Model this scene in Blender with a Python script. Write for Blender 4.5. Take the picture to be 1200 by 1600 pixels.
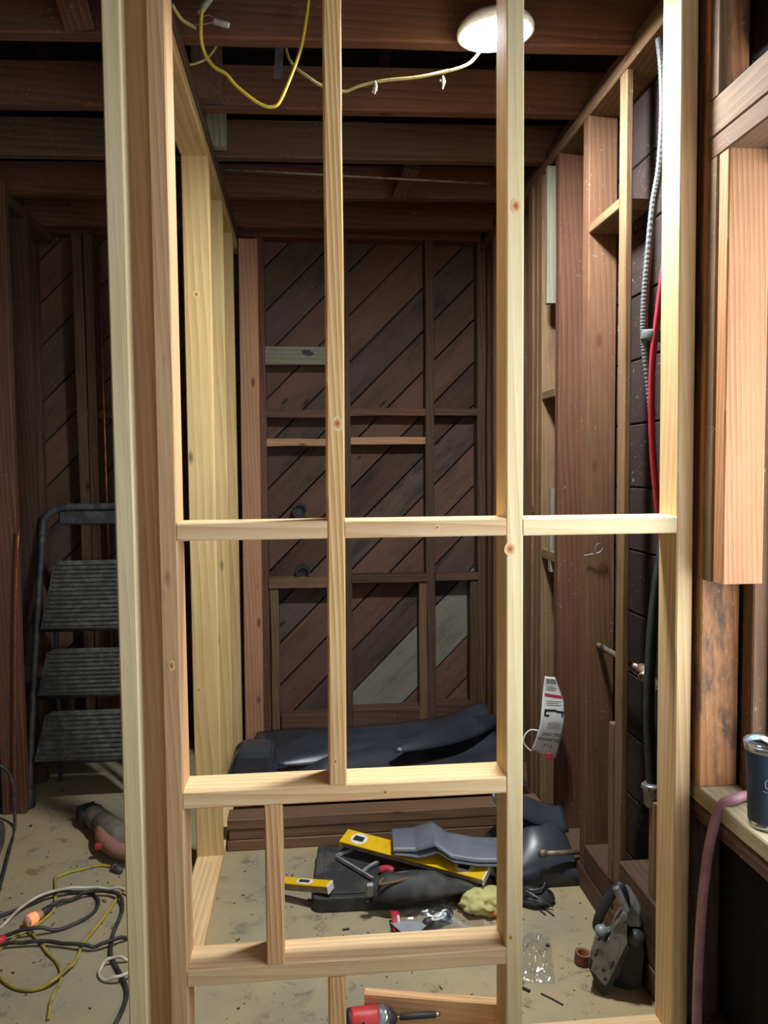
import bpy, bmesh, math, random
from mathutils import Vector, Matrix, Quaternion, noise

random.seed(11)
for o in list(bpy.data.objects):
    bpy.data.objects.remove(o, do_unlink=True)
S = bpy.context.scene
COL = S.collection

# ------------------------------------------------------------------ camera
FPX, EYE, ROLL, VPX, VPY = 1200.0, 1.355, 0.0085, 480.0, 733.0
_d = Vector(((VPX - 600) / FPX, (800 - VPY) / FPX, -1.0)).normalized()      # world Y in camera axes
_u = Vector((-math.sin(ROLL), math.cos(ROLL), 0.0))
_u.z = -(_u.x * _d.x + _u.y * _d.y) / _d.z
_u.normalize()
_x = _d.cross(_u)
ROT = Matrix((_x, _d, _u))                     # camera -> world
CAMLOC = Vector((0, 0, EYE))
cd = bpy.data.cameras.new('camera')
cd.sensor_fit = 'VERTICAL'
cd.sensor_height = 36.0
cd.lens = 36.0 * FPX / 1600.0
cd.clip_start = 0.05
cam = bpy.data.objects.new('camera', cd)
COL.objects.link(cam)
cam.matrix_world = Matrix.Translation(CAMLOC) @ ROT.to_4x4()
S.camera = cam

# ------------------------------------------------------------------ world, daylight, exposure
S.view_settings.view_transform = 'Standard'
S.view_settings.look = 'None'
S.view_settings.gamma = 1.0
S.view_settings.use_curve_mapping = False
S.view_settings.exposure = 0.55
S.cycles.use_denoising = True
S.cycles.max_bounces = 8
S.cycles.transparent_max_bounces = 12
S.cycles.caustics_reflective = False
S.cycles.caustics_refractive = False
W = bpy.data.worlds.new('overcast_sky')
S.world = W
W.use_nodes = True
W.node_tree.nodes['Background'].inputs[0].default_value = (0.72, 0.82, 1.0, 1)
W.node_tree.nodes['Background'].inputs[1].default_value = 1.2


def area_light(name, loc, rot, sx, sy, power, col):
    ld = bpy.data.lights.new(name, 'AREA')
    ld.shape = 'RECTANGLE'
    ld.size, ld.size_y, ld.energy, ld.color = sx, sy, power, col
    o = bpy.data.objects.new(name, ld)
    COL.objects.link(o)
    o.location = loc
    o.rotation_euler = rot
    return o


# daylight standing in the window opening of the right-hand wall (just outside the pane)
area_light('daylight_window', (1.10, 0.83, 1.33), (0, math.radians(90), 0), 1.30, 1.30, 20.0, (0.92, 0.96, 1.0))
# unseen fill light added behind the camera to brighten the front framing
area_light('daylight_rear_window', (0.35, -1.63, 1.55), (math.radians(90), 0, 0), 1.1, 1.1, 8.0, (0.95, 0.97, 1.0))


def ray(px, py):
    return ROT @ Vector(((px - 600) / FPX, (800 - py) / FPX, -1.0))


def PY(px, py, Y):
    r = ray(px, py)
    return CAMLOC + r * (Y / r.y)


def PX(px, py, X):
    r = ray(px, py)
    return CAMLOC + r * (X / r.x)


def PZ(px, py, Z):
    r = ray(px, py)
    return CAMLOC + r * ((Z - EYE) / r.z)


# ------------------------------------------------------------------ materials
def srgb(r, g, b):
    def c(v):
        v /= 255.0
        return v / 12.92 if v <= 0.04045 else ((v + 0.055) / 1.055) ** 2.4
    return (c(r), c(g), c(b), 1.0)


class N:
    def __init__(self, name):
        self.m = bpy.data.materials.new(name)
        self.m.use_nodes = True
        self.t = self.m.node_tree
        self.b = self.t.nodes['Principled BSDF']

    def n(self, typ, **kw):
        x = self.t.nodes.new(typ)
        for k, v in kw.items():
            setattr(x, k, v)
        return x

    def l(self, a, b):
        self.t.links.new(a, b)

    def math(self, op, a, b=None, clamp=False):
        x = self.n('ShaderNodeMath', operation=op)
        x.use_clamp = clamp
        for i, v in enumerate((a, b)):
            if v is None:
                continue
            if isinstance(v, (int, float)):
                x.inputs[i].default_value = v
            else:
                self.l(v, x.inputs[i])
        return x.outputs[0]

    def mix(self, fac, a, b, mode='MIX'):
        x = self.n('ShaderNodeMix', data_type='RGBA', blend_type=mode)
        for i, v in ((0, fac), (6, a), (7, b)):
            if isinstance(v, (int, float)):
                x.inputs[i].default_value = v
            elif isinstance(v, tuple):
                x.inputs[i].default_value = v
            else:
                self.l(v, x.inputs[i])
        return x.outputs[2]

    def noise(self, vec, scale, detail=3.0, rough=0.55, dist=0.0):
        x = self.n('ShaderNodeTexNoise')
        if vec is not None:
            self.l(vec, x.inputs['Vector'])
        x.inputs['Scale'].default_value = scale
        x.inputs['Detail'].default_value = detail
        x.inputs['Roughness'].default_value = rough
        x.inputs['Distortion'].default_value = dist
        return x.outputs['Fac']

    def ramp(self, fac, stops):
        x = self.n('ShaderNodeValToRGB')
        e = x.color_ramp.elements
        e[0].position, e[0].color = stops[0]
        e[1].position, e[1].color = stops[-1]
        for p, c in stops[1:-1]:
            k = e.new(p)
            k.color = c
        self.l(fac, x.inputs[0])
        return x.outputs[0]

    def step(self, fac, lo, hi):
        x = self.n('ShaderNodeMapRange')
        x.interpolation_type = 'SMOOTHSTEP'
        self.l(fac, x.inputs[0])
        x.inputs[1].default_value = lo
        x.inputs[2].default_value = hi
        return x.outputs[0]

    def bump(self, h, strength, dist):
        x = self.n('ShaderNodeBump')
        x.inputs['Strength'].default_value = strength
        x.inputs['Distance'].default_value = dist
        self.l(h, x.inputs['Height'])
        self.l(x.outputs[0], self.b.inputs['Normal'])


def scaled(m, vec, s):
    x = m.n('ShaderNodeVectorMath', operation='MULTIPLY')
    m.l(vec, x.inputs[0])
    x.inputs[1].default_value = s
    return x.outputs[0]


def wood(name, dark, light, ring=26.0, ringmix=0.45, rough=0.72, knots=0.35, knotcol=(92, 52, 26),
         specks=0.0, speckcol=(170, 165, 155), stain=None, bump=0.25, var=0.22, huevar=0.012):
    """lumber with the grain along local Z, offset and toned per object"""
    m = N(name)
    tc = m.n('ShaderNodeTexCoord')
    oi = m.n('ShaderNodeObjectInfo')
    off = m.n('ShaderNodeVectorMath', operation='MULTIPLY')
    comb = m.n('ShaderNodeCombineXYZ')
    for i in range(3):
        m.l(oi.outputs['Random'], comb.inputs[i])
    m.l(comb.outputs[0], off.inputs[0])
    off.inputs[1].default_value = (37.0, 91.0, 53.0)
    add = m.n('ShaderNodeVectorMath', operation='ADD')
    m.l(tc.outputs['Object'], add.inputs[0])
    m.l(off.outputs[0], add.inputs[1])
    p = add.outputs[0]
    # growth rings: bands across the section, stretched along the length and gently wandering
    warp = m.noise(scaled(m, p, (1.0, 1.0, 0.16)), 5.0, 2.0)
    ringv = scaled(m, p, (1.0, 0.8, 0.035))
    wv = m.n('ShaderNodeTexWave', wave_type='BANDS', bands_direction='DIAGONAL', wave_profile='SAW')
    m.l(ringv, wv.inputs['Vector'])
    wv.inputs['Scale'].default_value = ring * 1.7
    wv.inputs['Distortion'].default_value = 2.2
    wv.inputs['Detail'].default_value = 2.0
    wv.inputs['Detail Scale'].default_value = 0.7
    wv.inputs['Detail Roughness'].default_value = 0.45
    phase = m.math('MULTIPLY', warp, 16.0)
    m.l(phase, wv.inputs['Phase Offset'])
    fade = m.step(m.noise(scaled(m, p, (1.0, 1.0, 0.12)), 14.0, 3.0, 0.6), 0.30, 0.70)
    rings = m.math('ADD', m.math('MULTIPLY', wv.outputs['Fac'], m.math('ADD', m.math('MULTIPLY', fade, 1.1), 0.15)), m.math('MULTIPLY', m.math('SUBTRACT', 1.0, fade), 0.3))
    fine = m.noise(scaled(m, p, (1.0, 1.0, 0.03)), 330.0, 4.0, 0.7)
    broad = m.noise(scaled(m, p, (1.0, 1.0, 0.25)), 9.0, 3.0)
    g = m.math('ADD', m.math('MULTIPLY', rings, ringmix), m.math('MULTIPLY', fine, 0.42))
    g = m.math('ADD', g, m.math('MULTIPLY', broad, 0.62 - ringmix * 0.35))
    c = m.ramp(m.step(g, 0.28, 1.0), [(0.0, srgb(*light)), (1.0, srgb(*dark))])
    if stain:
        sl = stain[2] if len(stain) > 2 else 0.5
        st = m.step(m.noise(scaled(m, p, (1.0, 1.0, 0.3)), 9.0, 5.0, 0.7), sl, sl + 0.2)
        c = m.mix(m.math('MULTIPLY', st, stain[1]), c, srgb(*stain[0]))
    if knots:
        vo = m.n('ShaderNodeTexVoronoi', feature='F1')
        m.l(scaled(m, p, (13.0, 13.0, 5.0)), vo.inputs['Vector'])
        vo.inputs['Scale'].default_value = 1.0
        k = m.math('SUBTRACT', 1.0, m.step(vo.outputs['Distance'], 0.05, 0.17), clamp=True)
        gate = m.n('ShaderNodeSeparateColor')
        m.l(vo.outputs['Color'], gate.inputs[0])
        k = m.math('MULTIPLY', k, m.math('LESS_THAN', gate.outputs[0], knots))
        c = m.mix(m.math('MULTIPLY', k, 0.8), c, srgb(*knotcol))
    if specks:
        sp = m.step(m.noise(p, 95.0, 3.0, 0.7), 0.62, 0.70)
        zone = m.step(m.noise(p, 5.0, 2.0), 0.48, 0.62)
        c = m.mix(m.math('MULTIPLY', m.math('MULTIPLY', sp, zone), specks), c, srgb(*speckcol))
    hs = m.n('ShaderNodeHueSaturation')
    hs.inputs['Saturation'].default_value = 1.0
    m.l(c, hs.inputs['Color'])
    m.l(m.math('ADD', m.math('MULTIPLY', oi.outputs['Random'], var), 1.0 - var / 2), hs.inputs['Value'])
    frac = m.math('FRACT', m.math('MULTIPLY', oi.outputs['Random'], 7.31))
    m.l(m.math('ADD', m.math('MULTIPLY', frac, huevar), 0.5 - huevar / 2), hs.inputs['Hue'])
    m.l(hs.outputs[0], m.b.inputs['Base Color'])
    m.b.inputs['Roughness'].default_value = rough
    m.b.inputs['Specular IOR Level'].default_value = 0.25
    if bump:
        m.bump(m.math('ADD', m.math('MULTIPLY', fine, 0.6), m.math('MULTIPLY', broad, 0.5)), bump, 0.004)
    return m.m


def plain(name, col, rough=0.6, metal=0.0, var=0.12, scale=30.0, bump=0.0, col2=None, spec=0.4, mixlo=0.42, mixhi=0.66):
    m = N(name)
    tc = m.n('ShaderNodeTexCoord')
    nz = m.noise(tc.outputs['Object'], scale, 4.0, 0.6)
    a = srgb(*col)
    b = srgb(*col2) if col2 else tuple(v * (1 - var) for v in a[:3]) + (1.0,)
    m.l(m.mix(m.step(nz, mixlo, mixhi), a, b), m.b.inputs['Base Color'])
    m.b.inputs['Roughness'].default_value = rough
    m.b.inputs['Metallic'].default_value = metal
    m.b.inputs['Specular IOR Level'].default_value = spec
    if bump:
        m.bump(nz, bump, 0.004)
    return m.m


def emitter(name, col, strength):
    m = N(name)
    m.b.inputs['Base Color'].default_value = (*col, 1)
    m.b.inputs['Emission Color'].default_value = (*col, 1)
    m.b.inputs['Emission Strength'].default_value = strength
    return m.m


def clear_sheet(name, tint=(0.93, 0.95, 0.96), gloss=0.22, rough=0.12):
    m = N(name)
    t, g = m.n('ShaderNodeBsdfTransparent'), m.n('ShaderNodeBsdfGlossy')
    t.inputs[0].default_value = (*tint, 1)
    g.inputs['Color'].default_value = (0.95, 0.97, 1, 1)
    g.inputs['Roughness'].default_value = rough
    mx = m.n('ShaderNodeMixShader')
    mx.inputs[0].default_value = gloss
    m.l(t.outputs[0], mx.inputs[1])
    m.l(g.outputs[0], mx.inputs[2])
    m.l(mx.outputs[0], m.t.nodes['Material Output'].inputs[0])
    return m.m


M = {}
M['fir'] = wood('new_fir', (204, 158, 108), (236, 208, 160), ring=20, ringmix=0.34, knots=0.22)
M['fir_pale'] = wood('new_fir_pale', (208, 182, 130), (236, 218, 170), ring=16, ringmix=0.26, knots=0.25, knotcol=(120, 84, 44))
M['fir_red'] = wood('new_fir_red', (192, 146, 98), (226, 190, 140), ring=24, ringmix=0.42, knots=0.2)
M['fir_stripe'] = wood('new_fir_striped', (196, 144, 90), (238, 206, 154), ring=34, ringmix=0.75, knots=0.1)
M['fir_yellow'] = wood('new_fir_yellow', (184, 152, 100), (218, 190, 136), ring=14, ringmix=0.4, knots=0.6, knotcol=(70, 44, 22))
M['fir_worn'] = wood('worn_fir', (158, 116, 84), (196, 154, 116), ring=22, ringmix=0.35, knots=0.4, specks=0.25)
M['red_old'] = wood('old_redwood', (76, 51, 39), (114, 77, 57), huevar=0.003, ring=20, ringmix=0.35, knots=0.2, knotcol=(30, 18, 12), specks=0.55, bump=0.4, var=0.35)
M['brown_old'] = wood('old_brown_fir', (68, 51, 41), (104, 79, 61), ring=18, ringmix=0.35, knots=0.2, knotcol=(26, 18, 12), specks=0.45, bump=0.4, var=0.4)
M['tan_old'] = wood('old_tan_fir', (98, 76, 54), (136, 110, 80), ring=22, ringmix=0.4, knots=0.3, specks=0.6, bump=0.4, stain=((74, 58, 44), 0.5))
M['rust_old'] = wood('old_rust_fir', (96, 68, 50), (128, 94, 69), ring=22, ringmix=0.35, knots=0.25, specks=0.6, bump=0.4, stain=((88, 50, 36), 0.5))
M['grey_old'] = wood('old_grey_board', (108, 106, 92), (148, 144, 124), ring=20, ringmix=0.4, knots=0.2, knotcol=(36, 32, 28), specks=0.4, bump=0.5)
M['orange_old'] = wood('old_orange_fir', (150, 98, 58), (190, 138, 90), ring=16, ringmix=0.5, knots=0.2, specks=0.6, bump=0.4, stain=((74, 64, 55), 0.95, 0.46))
M['pink_fir'] = wood('pinkish_fir', (166, 110, 74), (200, 150, 108), ring=34, ringmix=0.5, knots=0.25, specks=0.35)
M['plank'] = wood('sheathing_plank', (66, 51, 43), (108, 84, 69), ring=7, ringmix=0.10, knots=0.15, knotcol=(26, 18, 14), specks=0.6, speckcol=(140, 130, 122), bump=0.5, var=0.75, huevar=0.03, stain=((50, 45, 44), 0.75))
M['plank_red'] = wood('reddish_sheathing_plank', (76, 54, 44), (114, 83, 68), ring=7, ringmix=0.12, knots=0.2, knotcol=(30, 20, 14), specks=0.5, speckcol=(150, 130, 118), bump=0.5, var=0.3, stain=((62, 50, 46), 0.6))
M['plank_dark'] = wood('blackened_sheathing_plank', (60, 49, 44), (96, 79, 70), ring=7, ringmix=0.10, knots=0.1, knotcol=(26, 18, 14), specks=0.7, speckcol=(140, 134, 128), bump=0.5, var=0.4, stain=((44, 40, 40), 0.8))
M['plank_grey'] = wood('grey_sheathing_plank', (112, 110, 98), (142, 140, 126), ring=8, ringmix=0.12, knots=0.0, specks=0.7, speckcol=(170, 168, 158), bump=0.4, stain=((92, 88, 76), 0.7))
M['dark_plank'] = wood('dark_plank', (34, 26, 26), (50, 40, 38), ring=10, ringmix=0.15, knots=0.1, knotcol=(12, 10, 10), specks=0.7, speckcol=(190, 180, 168), bump=0.4, var=0.4)
M['deck'] = wood('roof_deck_board', (26, 24, 24), (42, 38, 36), ring=10, ringmix=0.3, knots=0.1, knotcol=(12, 10, 10), bump=0.3, var=0.4)
M['curb'] = wood('old_curb_board', (88, 66, 50), (126, 96, 72), ring=16, ringmix=0.3, knots=0.2, knotcol=(40, 28, 20), specks=0.4, bump=0.4, stain=((130, 112, 88), 0.5))
M['sill_dusty'] = wood('dusty_sill', (150, 132, 102), (190, 174, 140), ring=18, ringmix=0.25, knots=0.1, specks=0.7, speckcol=(220, 210, 186), bump=0.4, stain=((110, 92, 72), 0.5))
M['black_paper'] = plain('tar_paper', (34, 34, 38), 0.85, var=0.3, scale=8, bump=0.4)


def concrete():
    m = N('dusty_concrete')
    tc = m.n('ShaderNodeTexCoord')
    p = tc.outputs['Object']
    a = m.noise(p, 2.3, 6.0, 0.62)
    b = m.noise(p, 11.0, 6.0, 0.7, 0.4)
    c = m.noise(p, 120.0, 3.0, 0.7)
    base = m.ramp(m.step(a, 0.32, 0.68), [(0.0, srgb(146, 140, 118)), (0.5, srgb(160, 148, 118)), (1.0, srgb(172, 150, 112))])
    dark = m.math('MULTIPLY', m.step(b, 0.54, 0.68), 0.6)
    col = m.mix(dark, base, srgb(86, 82, 70))
    col = m.mix(m.math('MULTIPLY', m.step(c, 0.55, 0.75), 0.35), col, srgb(112, 104, 84))
    sc = m.step(m.noise(p, 60.0, 2.0), 0.70, 0.74)
    col = m.mix(m.math('MULTIPLY', sc, 0.5), col, srgb(60, 50, 40))
    m.l(col, m.b.inputs['Base Color'])
    m.b.inputs['Roughness'].default_value = 0.9
    m.b.inputs['Specular IOR Level'].default_value = 0.2
    m.bump(m.math('ADD', b, m.math('MULTIPLY', c, 0.4)), 0.35, 0.006)
    return m.m


M['concrete'] = concrete()
M['yellow_cable'] = plain('yellow_cable', (214, 190, 66), 0.45, var=0.15, scale=60)
M['dusty_cable'] = plain('dusty_yellow_cable', (176, 164, 104), 0.6, var=0.25, scale=40)
M['yellow_cord'] = plain('dusty_yellow_cord', (172, 154, 62), 0.65, col2=(136, 124, 72), scale=26)
M['black_cord'] = plain('black_cord', (44, 44, 44), 0.6, col2=(70, 68, 64), scale=30)
M['white_cord'] = plain('white_cord', (206, 202, 184), 0.55, col2=(168, 160, 138), scale=20)
M['black_plastic'] = plain('black_plastic', (38, 39, 41), 0.5, col2=(56, 56, 56), scale=14, bump=0.08)
M['dusty_black'] = plain('dusty_black_plastic', (48, 49, 50), 0.6, col2=(82, 80, 76), scale=9, bump=0.1)
M['liner'] = plain('black_liner_sheet', (50, 54, 62), 0.34, col2=(62, 66, 74), scale=5, bump=0.1, spec=0.5)
M['grey_sheet'] = plain('grey_flashing', (96, 100, 110), 0.4, col2=(112, 116, 124), scale=6)
M['level_yellow'] = plain('yellow_enamel', (226, 182, 20), 0.4, var=0.12, scale=40)
M['level_grey'] = plain('worn_aluminium', (150, 136, 104), 0.5, col2=(120, 110, 88), scale=30)
M['white'] = plain('white_plastic', (222, 222, 214), 0.5, var=0.08, scale=20)
M['paper'] = plain('printed_card', (206, 206, 204), 0.7, var=0.06, scale=10)
M['ink'] = plain('black_ink', (36, 36, 38), 0.6)
M['grey_ink'] = plain('grey_ink', (120, 120, 124), 0.6)
M['red_ink'] = plain('red_ink', (178, 48, 58), 0.5)
M['red'] = plain('red_plastic', (196, 58, 56), 0.45, col2=(170, 50, 46), scale=30)
M['dusty_red'] = plain('dusty_red_plastic', (158, 108, 90), 0.75, col2=(136, 112, 96), scale=20)
M['red_hose'] = plain('red_hose', (176, 44, 62), 0.5, var=0.2, scale=20)
M['pink_hose'] = plain('pink_hose', (176, 128, 132), 0.42, col2=(154, 104, 110), scale=14)
M['frame_grey'] = plain('grey_enamel', (140, 142, 142), 0.5, 0.0, col2=(116, 116, 114), scale=30)
M['grey_metal'] = plain('grey_metal', (132, 134, 134), 0.42, 0.7, col2=(108, 108, 106), scale=30)
M['dusty_metal'] = plain('dusty_metal', (120, 110, 96), 0.7, 0.2, col2=(98, 90, 80), scale=26)
M['cast_grey'] = plain('cast_grey_housing', (138, 140, 138), 0.45, 0.15, col2=(92, 94, 92), scale=30)
M['blade'] = plain('putty_blade_steel', (176, 180, 184), 0.35, 0.35, var=0.15, scale=20)
M['steel'] = plain('bright_steel', (198, 200, 202), 0.25, 0.95, var=0.1, scale=40)
M['copper'] = plain('copper_pipe', (190, 122, 78), 0.4, 0.85, col2=(150, 92, 60), scale=25)
M['old_pipe'] = plain('weathered_pipe', (150, 134, 112), 0.5, 0.5, col2=(112, 98, 84), scale=30)
M['conduit'] = plain('grey_conduit', (88, 94, 96), 0.7, col2=(78, 84, 86), scale=60)
M['dark_sleeve'] = plain('dark_green_sleeve', (48, 58, 60), 0.5, col2=(36, 44, 46), scale=30)
M['navy'] = plain('navy_powder_coat', (44, 60, 80), 0.55, var=0.08, scale=60, bump=0.03)
M['glove'] = plain('pale_green_glove', (196, 192, 124), 0.85, col2=(166, 164, 104), scale=14, bump=0.3)
M['orange'] = plain('orange_leather', (196, 128, 60), 0.7, col2=(150, 96, 48), scale=30)
M['ladder'] = plain('ladder_steel', (64, 66, 70), 0.5, 0.2, col2=(92, 92, 90), scale=22)
M['tread'] = plain('ladder_tread_rubber', (70, 69, 66), 0.75, col2=(98, 96, 90), scale=34, bump=0.2)
M['strap'] = plain('galvanised_strap', (120, 124, 122), 0.5, 0.6, col2=(92, 92, 90), scale=40)
M['connector'] = plain('grey_connector', (170, 166, 156), 0.5, var=0.2)
M['maroon'] = plain('maroon_tape', (112, 58, 56), 0.55, var=0.2)
M['clear'] = clear_sheet('clear_plastic', (0.95, 0.96, 0.97), 0.035, 0.22)
M['glass'] = clear_sheet('window_glass', (0.96, 0.98, 1.0), 0.06, 0.02)
M['lid_clear'] = clear_sheet('clear_lid', (0.82, 0.88, 0.9), 0.35, 0.06)
M['porcelain'] = plain('white_porcelain', (232, 232, 228), 0.35, var=0.04)
M['bulb'] = emitter('lit_bulb', (0.95, 0.98, 1.0), 470.0)
M['neon'] = emitter('orange_neon', (1.0, 0.20, 0.08), 1.0)
M['plug_clear'] = plain('translucent_plug', (196, 150, 124), 0.4, var=0.1)
M['tuft'] = plain('dust_tuft', (196, 194, 180), 0.9, var=0.2)


# ------------------------------------------------------------------ mesh helpers
def link(name, bm, mat, parent=None, loc=(0, 0, 0), smooth=False):
    me = bpy.data.meshes.new(name)
    bmesh.ops.recalc_face_normals(bm, faces=bm.faces)
    bm.to_mesh(me)
    bm.free()
    if smooth:
        for f in me.polygons:
            f.use_smooth = True
    me.materials.append(M[mat] if isinstance(mat, str) else mat)
    o = bpy.data.objects.new(name, me)
    COL.objects.link(o)
    o.location = loc
    if parent:
        o.parent = parent
    return o


def tag(o, label=None, cat=None, group=None, kind=None):
    for k, v in (('label', label), ('category', cat), ('group', group), ('kind', kind)):
        if v:
            o[k] = v
    return o


def thing(name, label, cat, loc=(0, 0, 0), rot=(0, 0, 0), group=None):
    o = bpy.data.objects.new(name, None)
    o.empty_display_size = 0.05
    COL.objects.link(o)
    o.location = loc
    o.rotation_euler = rot
    return tag(o, label, cat, group)


def setting(name, label=None):
    o = bpy.data.objects.new(name, None)
    o.empty_display_size = 0.05
    COL.objects.link(o)
    o['kind'] = 'structure'
    if label:
        o['label'] = label
    return o


def beam_bm(w, d, L, seg=2, cham=0.003, jit=0.0, rnd=random):
    bm = bmesh.new()
    c = min(cham, w * 0.2, d * 0.2)
    prof = [(c, 0), (w - c, 0), (w, c), (w, d - c), (w - c, d), (c, d), (0, d - c), (0, c)]
    rows = []
    for i in range(seg + 1):
        z = L * i / seg
        ox, oy = (rnd.uniform(-jit, jit), rnd.uniform(-jit, jit)) if 0 < i < seg else (0, 0)
        rows.append([bm.verts.new((x + ox + rnd.uniform(-jit, jit) * 0.4, y + oy + rnd.uniform(-jit, jit) * 0.4, z)) for x, y in prof])
    for i in range(seg):
        for k in range(8):
            k2 = (k + 1) % 8
            bm.faces.new((rows[i][k], rows[i][k2], rows[i + 1][k2], rows[i + 1][k]))
    bm.faces.new(rows[0][::-1])
    bm.faces.new(rows[-1])
    return bm


def beam(name, parent, mat, a, b, w, d, wdir=(1, 0, 0), seg=2, jit=0.0, cham=0.003, label=None):
    """lumber from a to b: a is the corner with the least width/depth; width along wdir, depth = axis x wdir"""
    a, b = Vector(a), Vector(b)
    z = (b - a).normalized()
    x = Vector(wdir)
    x = (x - z * x.dot(z)).normalized()
    y = z.cross(x)
    bm = beam_bm(w, d, (b - a).length, seg, cham, jit)
    o = link(name, bm, mat, parent)
    mt = Matrix((x, y, z)).transposed().to_4x4()
    mt.translation = a
    o.matrix_basis = mt
    if label:
        o['label'] = label
    return o


def vstud(name, parent, mat, X, Y, z0, z1, w=0.038, d=0.089, lean=0.0, **kw):
    return beam(name, parent, mat, (X, Y, z0), (X + lean, Y, z1), w, d, (1, 0, 0), **kw)


def xbeam(name, parent, mat, X0, X1, Y, Z, dY, dZ, skew=0.0, tilt=0.0, **kw):
    """beam along +X; lower front edge at (X0, Y, Z)"""
    return beam(name, parent, mat, (X0, Y, Z), (X1, Y + skew, Z + tilt), dY, dZ, (0, 1, 0), **kw)


def ybeam(name, parent, mat, Y0, Y1, X, Z, dX, dZ, tilt=0.0, **kw):
    """beam along +Y; lower left edge at (X, Y0, Z)"""
    return beam(name, parent, mat, (X + dX, Y0, Z), (X + dX, Y1, Z + tilt), dX, dZ, (-1, 0, 0), **kw)


def add_box(bm, c, s, rot=None):
    r = bmesh.ops.create_cube(bm, size=1.0)
    mt = Matrix.Translation(Vector(c)) @ (rot.to_4x4() if rot else Matrix.Identity(4)) @ Matrix.Diagonal((*s, 1.0))
    bmesh.ops.transform(bm, matrix=mt, verts=r['verts'])
    return r['verts']


def box_bm(c, s, bev=0.0, seg=1, rot=None):
    bm = bmesh.new()
    add_box(bm, c, s, rot)
    if bev:
        bmesh.ops.bevel(bm, geom=bm.edges[:], offset=bev, segments=seg, affect='EDGES', profile=0.5)
    return bm


def smooth_path(pts, n=6):
    pts = [Vector(p) for p in pts]
    if len(pts) < 3:
        return pts
    out = []
    for i in range(len(pts) - 1):
        p0, p1, p2 = pts[max(i - 1, 0)], pts[i], pts[i + 1]
        p3 = pts[min(i + 2, len(pts) - 1)]
        for k in range(n):
            t = k / n
            out.append(0.5 * ((2 * p1) + (p2 - p0) * t + (2 * p0 - 5 * p1 + 4 * p2 - p3) * t * t + (3 * p1 - p0 - 3 * p2 + p3) * t ** 3))
    out.append(pts[-1])
    return out


def tube_bm(pts, r, sides=8, n=6, bm=None, flat=1.0, corr=0.0):
    """round (or flattened) tube along a smoothed path; r may be a function of 0..1"""
    bm = bm or bmesh.new()
    P = smooth_path(pts, n) if n else [Vector(p) for p in pts]
    rows = []
    t0 = (P[1] - P[0]).normalized()
    nrm = t0.orthogonal().normalized()
    for i, p in enumerate(P):
        t = (P[min(i + 1, len(P) - 1)] - P[max(i - 1, 0)]).normalized()
        nrm = (nrm - t * nrm.dot(t))
        nrm = nrm.normalized() if nrm.length > 1e-6 else t.orthogonal().normalized()
        bi = t.cross(nrm)
        rr = r(i / (len(P) - 1)) if callable(r) else r
        if corr:
            rr *= 1.0 + corr * (1 if i % 2 else -1)
        rows.append([bm.verts.new(p + (nrm * math.cos(a) + bi * math.sin(a) * flat) * rr) for a in [2 * math.pi * k / sides for k in range(sides)]])
    for i in range(len(rows) - 1):
        for k in range(sides):
            k2 = (k + 1) % sides
            bm.faces.new((rows[i][k], rows[i][k2], rows[i + 1][k2], rows[i + 1][k]))
    bm.faces.new(rows[0][::-1])
    bm.faces.new(rows[-1])
    return bm


def lathe_bm(prof, axis=(0, 0, 1), origin=(0, 0, 0), sides=20, bm=None):
    """prof: list of (radius, height) along axis; ends are capped"""
    bm = bm or bmesh.new()
    z = Vector(axis).normalized()
    x = z.orthogonal().normalized()
    y = z.cross(x)
    o = Vector(origin)
    rows = []
    for r, h in prof:
        rows.append([bm.verts.new(o + z * h + (x * math.cos(a) + y * math.sin(a)) * max(r, 1e-4)) for a in [2 * math.pi * k / sides for k in range(sides)]])
    for i in range(len(rows) - 1):
        for k in range(sides):
            k2 = (k + 1) % sides
            bm.faces.new((rows[i][k], rows[i][k2], rows[i + 1][k2], rows[i + 1][k]))
    bm.faces.new(rows[0][::-1])
    bm.faces.new(rows[-1])
    return bm


def prism_bm(poly, ex, ey, ez, h, origin=(0, 0, 0), bm=None, bev=0.0):
    """polygon (u, v) in the plane ex, ey, thickness h along ez"""
    bm = bm or bmesh.new()
    o, ex, ey, ez = Vector(origin), Vector(ex), Vector(ey), Vector(ez)
    a = [bm.verts.new(o + ex * u + ey * v) for u, v in poly]
    b = [bm.verts.new(o + ex * u + ey * v + ez * h) for u, v in poly]
    n = len(poly)
    bm.faces.new(a[::-1])
    bm.faces.new(b)
    for i in range(n):
        bm.faces.new((a[i], a[(i + 1) % n], b[(i + 1) % n], b[i]))
    if bev:
        bmesh.ops.bevel(bm, geom=bm.edges[:], offset=bev, segments=2, affect='EDGES', profile=0.5)
    return bm


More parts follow.
